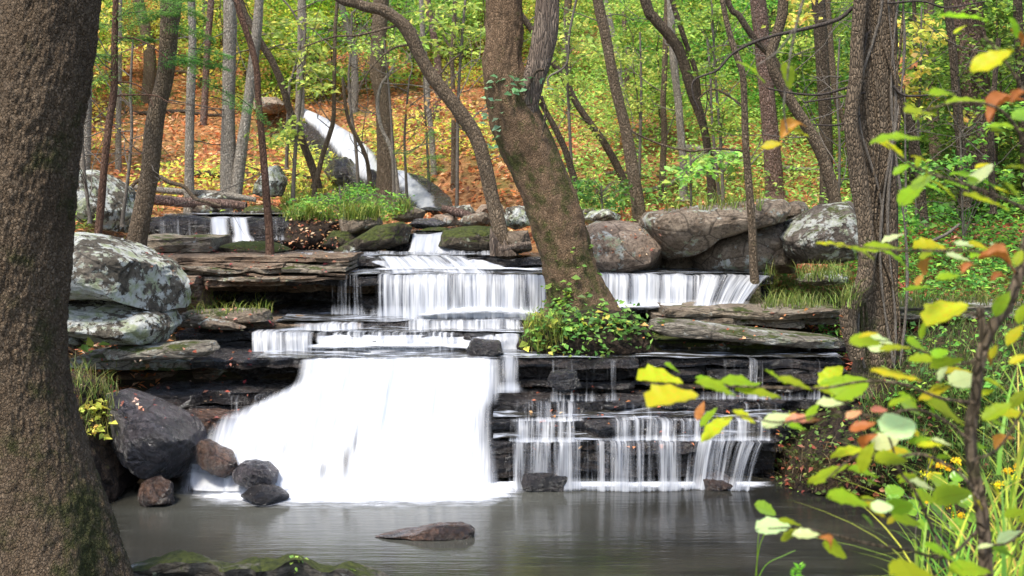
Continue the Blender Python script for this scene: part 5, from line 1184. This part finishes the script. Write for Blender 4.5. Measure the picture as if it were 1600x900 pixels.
# ------------------------------------------------------------------ foreground sapling with broad leaves
CU = Vector((0, sp, cp)); CR = Vector((1, 0, 0)); CF = Vector((0, cp, -sp))
def leaf_shape(kind, seed):
    """a real leaf: pointed oval with toothed edge, sunken midrib, drooping tip; length 1 along +X"""
    r_ = np.random.default_rng(seed); nt_, nw = 15, 7; t = np.linspace(0, 1, nt_)
    if kind == 'heart': w_ = .52*np.sin(np.pi*np.clip(t*.93+.07, 0, 1))**.62*(1.15-.45*t)
    elif kind == 'curl': w_ = .28*np.sin(np.pi*t)**.7
    else: w_ = .275*np.sin(np.pi*t**.85)**.85*(1.05-.2*t)
    w_ = w_*(1+.07*r_.normal(size=nt_)); w_[0] = .015; w_[-1] = .004
    s = np.linspace(-1, 1, nw); V = np.zeros((nt_, nw, 3))
    bend = r_.uniform(.05, .28); fold = r_.uniform(.12, .35) if kind != 'curl' else .95
    V[..., 0] = t[:, None]-.06*np.abs(s)[None]*(kind != 'heart')+(-.12*np.abs(s)[None]**2*np.exp(-t[:, None]*6) if kind == 'heart' else 0)
    V[..., 1] = s[None]*w_[:, None]*(1+.05*np.sin(t*40)[:, None]*(np.abs(s)[None] > .9))
    V[..., 2] = fold*np.abs(s)[None]**1.3*w_[:, None]-bend*t[:, None]**2+.02*np.sin(t[:, None]*22)*np.abs(s)[None]+.03*noise(n3(t[:, None]*3, s[None]*2, seed), 3)
    if kind == 'curl': V[..., 2] += .12*np.sin(t*5+seed)[:, None]; V[..., 1] += .1*np.sin(t*4)[:, None]
    return mesh_np('leaf', V, grid_faces(nt_, nw), True)
LM = {'l': mat_leaf('leaf_lime', (.38,.56,.02), trans=.62, spots=False, var=.14), 'y': mat_leaf('leaf_yellow_blotched', (.60,.62,.015), trans=.5, spots=True, var=.12),
      'o': mat_leaf('leaf_orange_brown', (.42,.17,.03), trans=.3, var=.08), 'p': mat_leaf('leaf_pale', (.55,.66,.28), trans=.35, var=.15, rough=.3, spec=.5),
      'r': mat_leaf('leaf_reddish', (.62,.26,.14), trans=.35, var=.08), 'g': mat_leaf('leaf_green', (.22,.40,.025), trans=.4, var=.08, rough=.3, spec=.45)}
SHAPES = {}
for k, mt in LM.items():
    kinds = {'o': ['curl', 'curl', 'oval'], 'g': ['heart', 'heart', 'oval'], 'p': ['oval', 'heart', 'oval']}.get(k, ['oval', 'oval', 'heart', 'oval'])
    SHAPES[k] = []
    for j, kd in enumerate(kinds): me = leaf_shape(kd, 7*j+ord(k)); me.materials.append(mt); SHAPES[k].append(me)
def put_leaf(root, px, py, L, ang, k, wr, Y, petiole=True, name='leaf', j=None):
    a = math.radians(ang)
    if abs(ang) > 90: a = math.radians(ang)
    ax = (CR*math.cos(a)+CU*math.sin(a)+CF*rnd.uniform(-.25, .25)).normalized()
    face = max(.06, min(.9, wr*.66/.60)); phi = math.acos(face)
    b = ax.cross(-CF).normalized(); up = (-CF*face+(b if b.z > 0 else -b)*math.sin(phi)); up = (up-ax*up.dot(ax)).normalized()
    yv = up.cross(ax); c = P(px, py, Y); L_ = M(L*.86, Y); st = c-ax*L_*.5
    o = bpy.data.objects.new(name, SHAPES[k][(j if j is not None else rnd.randrange(len(SHAPES[k])))]); col.objects.link(o)
    o.parent = root; o.matrix_parent_inverse = Matrix.Translation(root.location).inverted()
    o.matrix_basis = Matrix.Translation(st) @ Matrix((ax, yv, up)).transposed().to_4x4() @ Matrix.Scale(L_, 4)
    return st, ax
FL = [(1510,24,92,3,'l',.25),(1553,92,88,32,'y',.62),(1475,143,55,10,'l',.6),(1512,156,72,10,'l',.35),(1442,174,56,5,'l',.35),(1572,195,64,8,'l',.3),(1400,212,86,17,'l',.3),
 (1177,108,62,-22,'l',.35),(1232,120,46,-70,'l',.62),(1240,200,54,35,'o',.7),(1250,205,40,-10,'y',.4),(1207,225,38,20,'y',.7),(1572,165,74,38,'o',.3),(1595,150,40,30,'o',.4),(1410,262,38,42,'l',.5),(1448,272,34,-80,'l',.5),
 (1425,300,52,52,'l',.3),(1440,247,36,-10,'y',.3),(1530,276,95,-5,'l',.3),(1546,313,90,-12,'l',.25),(1588,302,52,-40,'l',.5),(1536,258,30,25,'y',.4),(1395,233,52,-22,'y',.3),(1475,292,60,-25,'l',.25),
 (1312,382,76,-4,'y',.2),(1385,385,80,8,'l',.45),(1402,402,62,-25,'l',.3),(1350,392,50,-12,'l',.35),(1455,386,52,5,'y',.35),(1449,413,36,75,'o',.6),(1437,436,26,60,'o',.7),(1520,382,52,5,'p',.2),(1540,390,62,28,'l',.3),(1562,406,66,-15,'o',.4),
 (1592,400,36,70,'l',.7),(1562,434,32,12,'o',.4),(1482,430,44,18,'l',.5),(1482,488,78,33,'y',.32),(1565,472,52,70,'l',.55),(1594,488,40,80,'l',.5),(1500,402,40,-5,'p',.3),(1515,418,32,30,'o',.4),
 (1355,533,52,6,'l',.35),(1402,541,60,14,'l',.3),(1436,540,42,-18,'l',.45),(1370,528,50,-3,'p',.3),(1035,593,78,2,'y',.25),(1055,622,92,18,'y',.3),(1122,602,76,-8,'l',.42),(1158,594,72,6,'l',.4),(1188,612,86,-3,'l',.32),(1095,640,38,70,'o',.7),
 (1120,665,78,50,'y',.35),(1165,650,46,-20,'y',.5),(1215,655,50,30,'p',.25),(1245,597,62,-8,'l',.4),(1330,602,70,32,'l',.5),(1300,628,52,8,'p',.45),(1290,610,40,-15,'l',.4),(1403,585,92,-8,'y',.26),(1270,640,42,60,'l',.5),(1255,655,60,10,'r',.35),
 (1335,645,36,35,'r',.55),(1375,640,32,5,'r',.6),(1350,665,50,20,'o',.5),(1407,665,66,18,'p',.6),(1482,642,88,-22,'l',.36),(1462,612,62,28,'y',.25),(1510,592,52,18,'p',.45),(1448,560,60,8,'l',.4),(1482,565,64,22,'l',.38),(1498,580,60,5,'y',.3),(1560,640,62,38,'l',.5),
 (1592,620,46,55,'l',.6),(1585,645,50,10,'y',.5),(1540,560,40,-30,'o',.5),(1352,712,62,78,'l',.42),(1358,690,40,70,'o',.5),(1330,703,74,22,'y',.2),(1300,735,76,38,'l',.25),(1352,735,62,-5,'l',.32),(1395,716,54,8,'l',.3),(1400,706,50,12,'y',.25),(1330,780,72,-4,'l',.18),
 (1370,797,48,-35,'y',.5),(1410,790,44,22,'l',.5),(1380,792,36,10,'p',.4),(1420,812,50,-5,'l',.3),(1210,822,58,14,'p',.25),(1237,815,44,-3,'l',.3),(1262,835,52,6,'p',.42),(1292,848,32,-40,'o',.6),(1445,757,54,-12,'p',.35),(1425,745,50,4,'l',.3),(1480,866,84,-22,'l',.28),(1490,772,64,24,'l',.3),
 (1580,835,56,30,'p',.35),(1570,860,54,-10,'l',.4),(1520,888,84,5,'l',.5),(1430,895,80,3,'l',.3),(1560,770,40,-60,'y',.4),(1590,800,52,20,'l',.4),(1440,685,50,20,'l',.3),(1455,695,46,8,'y',.3),(1425,672,36,-30,'y',.5),(1596,260,50,5,'l',.3),(1592,60,40,-60,'o',.4),(1586,520,50,60,'y',.4),
 (1570,690,44,40,'o',.5),(1556,600,44,-20,'y',.35),(1594,560,40,30,'y',.4),(1385,690,44,20,'p',.5),(1420,620,40,-15,'l',.35),(1300,595,44,20,'l',.35)]
def fore_sapling():
    st = [(1640,300,8),(1612,355,8),(1592,430,8.5),(1572,480,9),(1548,515,9.5),(1532,560,9),(1524,620,9),(1516,680,9.5),(1522,740,10),(1534,800,10.5),(1540,870,11),(1542,960,12),(1540,1150,14)]
    Y0 = 2.35; P3, r_ = px_path(st, Y0, 120); v, f = tube_arr(P3, r_, 16, .06, 3)
    root = empty('foreground_sapling', Vector(P3[-1]), 'blurred young tree with lime leaves close to the camera on the right', 'sapling')
    link('trunk', mesh_np('trunk', v, f, True), K['bark_brown'], root)
    q, rb = px_path([(1531,482,6.5),(1534,505,7),(1537,530,7),(1534,560,6)], Y0, 14); v, f = tube_arr(q, rb, 10, .1, 4); link('stub', mesh_np('stub', v, f, True), K['bark_brown'], root)
    BR = [[(1524,630,3.2),(1470,622,2.8),(1410,600,2.4),(1350,596,2.2),(1290,606,2),(1230,606,1.8),(1160,604,1.6),(1090,604,1.3),(1010,598,1)],
          [(1517,690,3),(1480,660,2.6),(1430,640,2.4),(1370,650,2),(1300,645,1.8),(1220,660,1.6),(1160,650,1.3),(1130,655,1)],
          [(1533,560,2.6),(1490,570,2.2),(1440,548,2),(1400,540,1.6),(1340,534,1.2)],
          [(1528,780,3),(1500,740,2.6),(1440,710,2.4),(1390,718,2),(1340,712,1.8),(1290,750,1.3)],
          [(1536,820,3),(1480,870,2.6),(1420,860,2.5),(1360,850,2.4),(1300,835,2),(1250,825,1.6),(1200,826,1.1)],
          [(1540,900,3),(1480,872,3),(1462,840,2.8),(1445,800,2.8),(1425,760,2.6),(1405,735,2.3),(1395,700,2),(1380,660,1.4)],
          [(1592,430,3),(1560,400,2.6),(1510,392,2.2),(1450,392,2),(1390,390,1.7),(1330,384,1.4),(1290,381,1)],
          [(1548,515,2.4),(1520,490,2),(1480,490,1.6),(1450,500,1.1)],
          [(1620,340,4),(1585,318,3),(1540,300,2.6),(1500,285,2.3),(1450,270,2),(1420,255,1.6),(1385,225,1.2)],
          [(1640,300,4),(1600,220,3),(1560,170,2.4),(1500,160,2),(1440,174,1.3)], [(1625,260,4),(1605,160,3),(1580,110,2.4),(1540,60,2),(1500,28,1.3)],
          [(1520,720,2.6),(1560,700,2),(1600,640,2)], [(1538,850,2.6),(1570,850,2),(1600,830,2)], [(1410,640,1.4),(1350,690,1.3),(1350,715,1)], [(1390,780,1.6),(1340,782,1.2),(1300,780,1)]]
    for b in BR:
        q, rb = px_path(b, Y0+rnd.uniform(-.15, .15), len(b)*6); v, f = tube_arr(q, rb, 7, .05, 2); link('branch', mesh_np('branch', v, f, True), K['bark_brown'], root)
    for (px, py, L, a, k, wr) in FL:
        near = px < 1290 and py < 260
        if near: continue
        put_leaf(root, px, py, L, a, k, wr, Y0+rnd.uniform(-.3, .3))
        if rnd.random() < .7:
            put_leaf(root, px+rnd.uniform(-45, 45), py+rnd.uniform(-20, 22), rnd.uniform(26, 50), a+rnd.uniform(-50, 50), rnd.choice('llllyygp'), rnd.uniform(.15, .5), Y0+rnd.uniform(-.2, .5))
    # hanging branch entering from above
    q, rb = px_path([(1330,-200,3),(1290,-90,2.6),(1255,0,2.2),(1238,70,1.8),(1230,120,1.5),(1225,170,1.3),(1232,215,1)], 2.7, 40)
    r2 = empty('hanging_branch', Vector(q[0]), 'thin branch tip with lime leaves and a curled brown one hanging near the top', 'branch')
    v, f = tube_arr(q, rb, 7); link('branch', mesh_np('branch', v, f, True), K['twig'], r2)
    q, rb = px_path([(1245,40,1.5),(1215,80,1.2),(1180,104,.8)], 2.7, 10); v, f = tube_arr(q, rb, 6); link('twig', mesh_np('twig', v, f, True), K['twig'], r2)
    for (px, py, L, a, k, wr) in FL:
        if px < 1290 and py < 260: put_leaf(r2, px, py, L, a, k, wr, 2.7)
fore_sapling()

# plants on the near right bank: heart leaved vine, long grass, small yellow flowers
def near_plants():
    Y0 = 3.7
    root = empty('heart_leaved_vine', P(1470, 960, Y0), 'vine with glossy heart shaped leaves at the lower right', 'vine')
    hearts = [(1452,722,24,-80,'y'),(1472,757,38,-30,'g'),(1498,745,26,10,'g'),(1400,768,34,15,'g'),(1396,780,24,40,'g'),(1468,800,48,-45,'g'),(1512,780,34,30,'g'),(1440,780,36,-70,'g'),(1500,820,34,20,'g'),(1430,790,34,50,'g'),(1480,775,26,5,'p'),(1462,742,30,20,'y'),(1410,800,24,-10,'g'),(1490,760,24,60,'g'),(1520,810,26,-20,'g'),(1445,820,26,10,'g')]
    for (px, py, L, a, k) in hearts: put_leaf(root, px, py, L, a, k, .6, Y0+rnd.uniform(-.2, .2), j=0 if k == 'g' else None)
    for b in ([(1435,960,1.6),(1430,880,1.4),(1432,820,1.2),(1440,770,1),(1455,715,.8)], [(1500,960,1.6),(1480,880,1.4),(1470,820,1.2),(1480,760,1)], [(1520,900,1.4),(1500,850,1.2),(1450,790,1),(1400,772,.8)]):
        q, rb = px_path(b, Y0, 30); v, f = tube_arr(q, rb, 6); link('stem', mesh_np('stem', v, f, True), K['twig'], root)
    # long arching grass
    tufts = [(1440,960,26),(1500,980,34),(1580,960,34),(1590,900,26),(1540,950,20),(1600,800,18),(1570,860,16),(1610,740,14)]
    for i, (px, py, n_) in enumerate(tufts):
        b = np.array([list(P(px+R.normal()*22, py+R.normal()*10, 3.4+R.normal()*.25)) for _ in range(n_)])
        v, f, c = blades(b, R.uniform(.25, .55, n_), R.uniform(.006, .014, n_), R.uniform(.3, 1.3, n_), pick(n_, [(.24,.42,.05), (.42,.52,.06), (.60,.50,.10), (.14,.30,.04)], [4, 3, 1, 2]), 7)
        tag(link('grass_tuft', mesh_np('grass_tuft', v, f, True, c), K['leaf']), ['grass tuft left of the foreground sapling stem', 'grass tuft at the foot of the foreground sapling', 'grass tuft right of the foreground sapling in the corner', 'short straw grass at the right edge near the bottom', 'small grass tuft just behind the foreground sapling stem', 'grass arching at the right edge beside yellow flowers', 'grass tuft between the sapling stem and the right edge', 'highest grass blades at the right edge'][i], 'grass', kind='stuff')
    for i, (px, py) in enumerate([(1445,785),(1450,742),(1470,727),(1482,732),(1495,720),(1475,790),(1492,760),(1585,745),(1575,735),(1590,730),(1500,805),(1560,757)]):
        Y1 = 4.2; c0 = P(px, py, Y1); root = empty('goldenrod', c0-Vector((0, 0, .35)), 'small yellow flower head on a thin green stem at the lower right', 'flower', 'yellow flower heads in the lower right')
        q = spline([list(c0-Vector((.02, 0, .35))), list(c0-Vector((.01, 0, .18))), list(c0)], 10); v, f = tube_arr(q, np.full(10, .0018), 5)
        link('stem', mesh_np('stem', v, f, True), LM['g'], root)
        n_ = 60; v, f, c = leaf_arr(np.array(c0)+R.normal(size=(n_, 3))*np.array([.010, .010, .005]), R.normal(size=(n_, 3)), R.normal(size=(n_, 3)), .010, .007, pick(n_, [(.75,.60,.02)], None, .1))
        link('flower_head', mesh_np('flower_head', v, f, False, c), K['leaf'], root)['kind'] = 'stuff'
    q = []
    # thin seed stalks standing before the pool
    r3 = empty('weed_stalk', P(1185, 920, 3.4), 'two thin curved weed stalks standing before the pool', 'weed')
    for b in ([(1178,930,.9),(1184,870,.8),(1192,840,.7),(1212,812,.6)], [(1175,930,.9),(1195,885,.7),(1225,868,.6),(1243,860,.5)], [(1182,900,.7),(1184,850,.6),(1187,820,.5)]):
        q, rb = px_path(b, 3.4, 24); v, f = tube_arr(q, rb, 5); link('stalk', mesh_np('stalk', v, f, True), K['leaf'] if False else LM['g'], r3)
    r4 = empty('small_fern', P(1248, 930, 3.4), 'tiny bright green sprig at the bottom edge right of centre', 'sprig')
    n_ = 60; t = R.uniform(0, 1, n_); base = np.array([list(P(1246+4*math.sin(a*9), 915-a*32, 3.4)) for a in t])
    v, f, c = leaf_arr(base, np.stack([R.choice([-1., 1.], n_), R.normal(size=n_)*.3, np.full(n_, .5)], 1), R.normal(size=(n_, 3))+np.array([0, -1, 1]), .022, .006, pick(n_, [(.14,.42,.04)], None, .15))
    link('frond', mesh_np('frond', v, f, False, c), K['leaf'], r4)
near_plants()

# ------------------------------------------------------------------ the far sliding fall on the slope
def far_fall():
    T = [(178,24.6,462,492),(186,24.2,470,512),(200,23.6,488,536),(215,23.0,503,560),(235,22.2,520,582),(255,21.5,538,594),(275,20.8,556,602),(294,20.3,572,608)]
    rows = []; nu = 30; s = spline(T, 40)
    V = np.zeros((nu, 40, 3)); u = np.linspace(0, 1, nu)
    for j, (py, Y, a, b) in enumerate(s):
        p0, p1 = P(a, py, Y), P(b, py, Y)
        V[:, j, 0] = p0.x+(p1.x-p0.x)*u; V[:, j, 1] = Y-.25*np.sin(u*np.pi); V[:, j, 2] = p0.z+.10*np.sin(u*np.pi)
    L = np.linspace(0, 5, 40)[None]+0*V[..., 0]
    c = np.zeros((nu, 40, 3)); c[..., 0] = (np.clip(np.minimum(u, 1-u)/.22, 0, 1)[:, None]*np.clip((1-np.linspace(0, 1, 40))/.15, 0, 1)[None])*1.5-.5
    tag(link('waterfall', mesh_np('waterfall', V, grid_faces(nu, 40), True, c.reshape(-1, 3), np.stack([V[..., 0], L], -1).reshape(-1, 2)), K['f_blown']), 'bright sliding fall on the wooded slope behind', kind='structure')
    # rock chute underneath
    W_ = V.copy(); W_[:, :, 2] -= .12; W_[:, :, 1] += .1; e = (u-.5)[:, None]*2
    W_[:, :, 0] += e*.35; W_[:, :, 2] -= .25*np.abs(e)**3; W_[..., 2] += .06*fbm(V*2.5, 4, 3)
    tag(link('rock_chute', mesh_np('rock_chute', W_, grid_faces(nu, 40), False), K['wet_rock']), 'dark rock chute under the sliding fall', 'rock')
    T2 = [(270,20.6,606,640),(285,20.2,612,660),(300,19.6,622,678),(315,18.9,636,684),(328,18.2,650,690)]
    s = spline(T2, 30); V = np.zeros((nu, 30, 3))
    for j, (py, Y, a, b) in enumerate(s):
        p0, p1 = P(a, py, Y), P(b, py, Y); V[:, j, 0] = p0.x+(p1.x-p0.x)*u; V[:, j, 1] = Y; V[:, j, 2] = p0.z+.05*np.sin(u*np.pi)
    L = np.linspace(0, 3, 30)[None]+0*V[..., 0]; c = np.zeros((nu, 30, 3)); c[..., 0] = (np.clip(np.minimum(u, 1-u)/.3, 0, 1)[:, None])*1.0+0*L*0
    tag(link('waterfall', mesh_np('waterfall', V, grid_faces(nu, 30), True, c.reshape(-1, 3), np.stack([V[..., 0], L], -1).reshape(-1, 2)), K['f_silk']), 'thin grey continuation of the sliding fall', kind='structure')
    W_ = V.copy(); W_[:, :, 2] -= .06; W_[:, :, 0] += (u-.5)[:, None]*.5; W_[..., 2] += .04*fbm(V*3, 4, 5)
    tag(link('rock_chute', mesh_np('rock_chute', W_, grid_faces(nu, 30), False), K['wet_rock']), 'dark wet rock run below the sliding fall', 'rock')
far_fall()
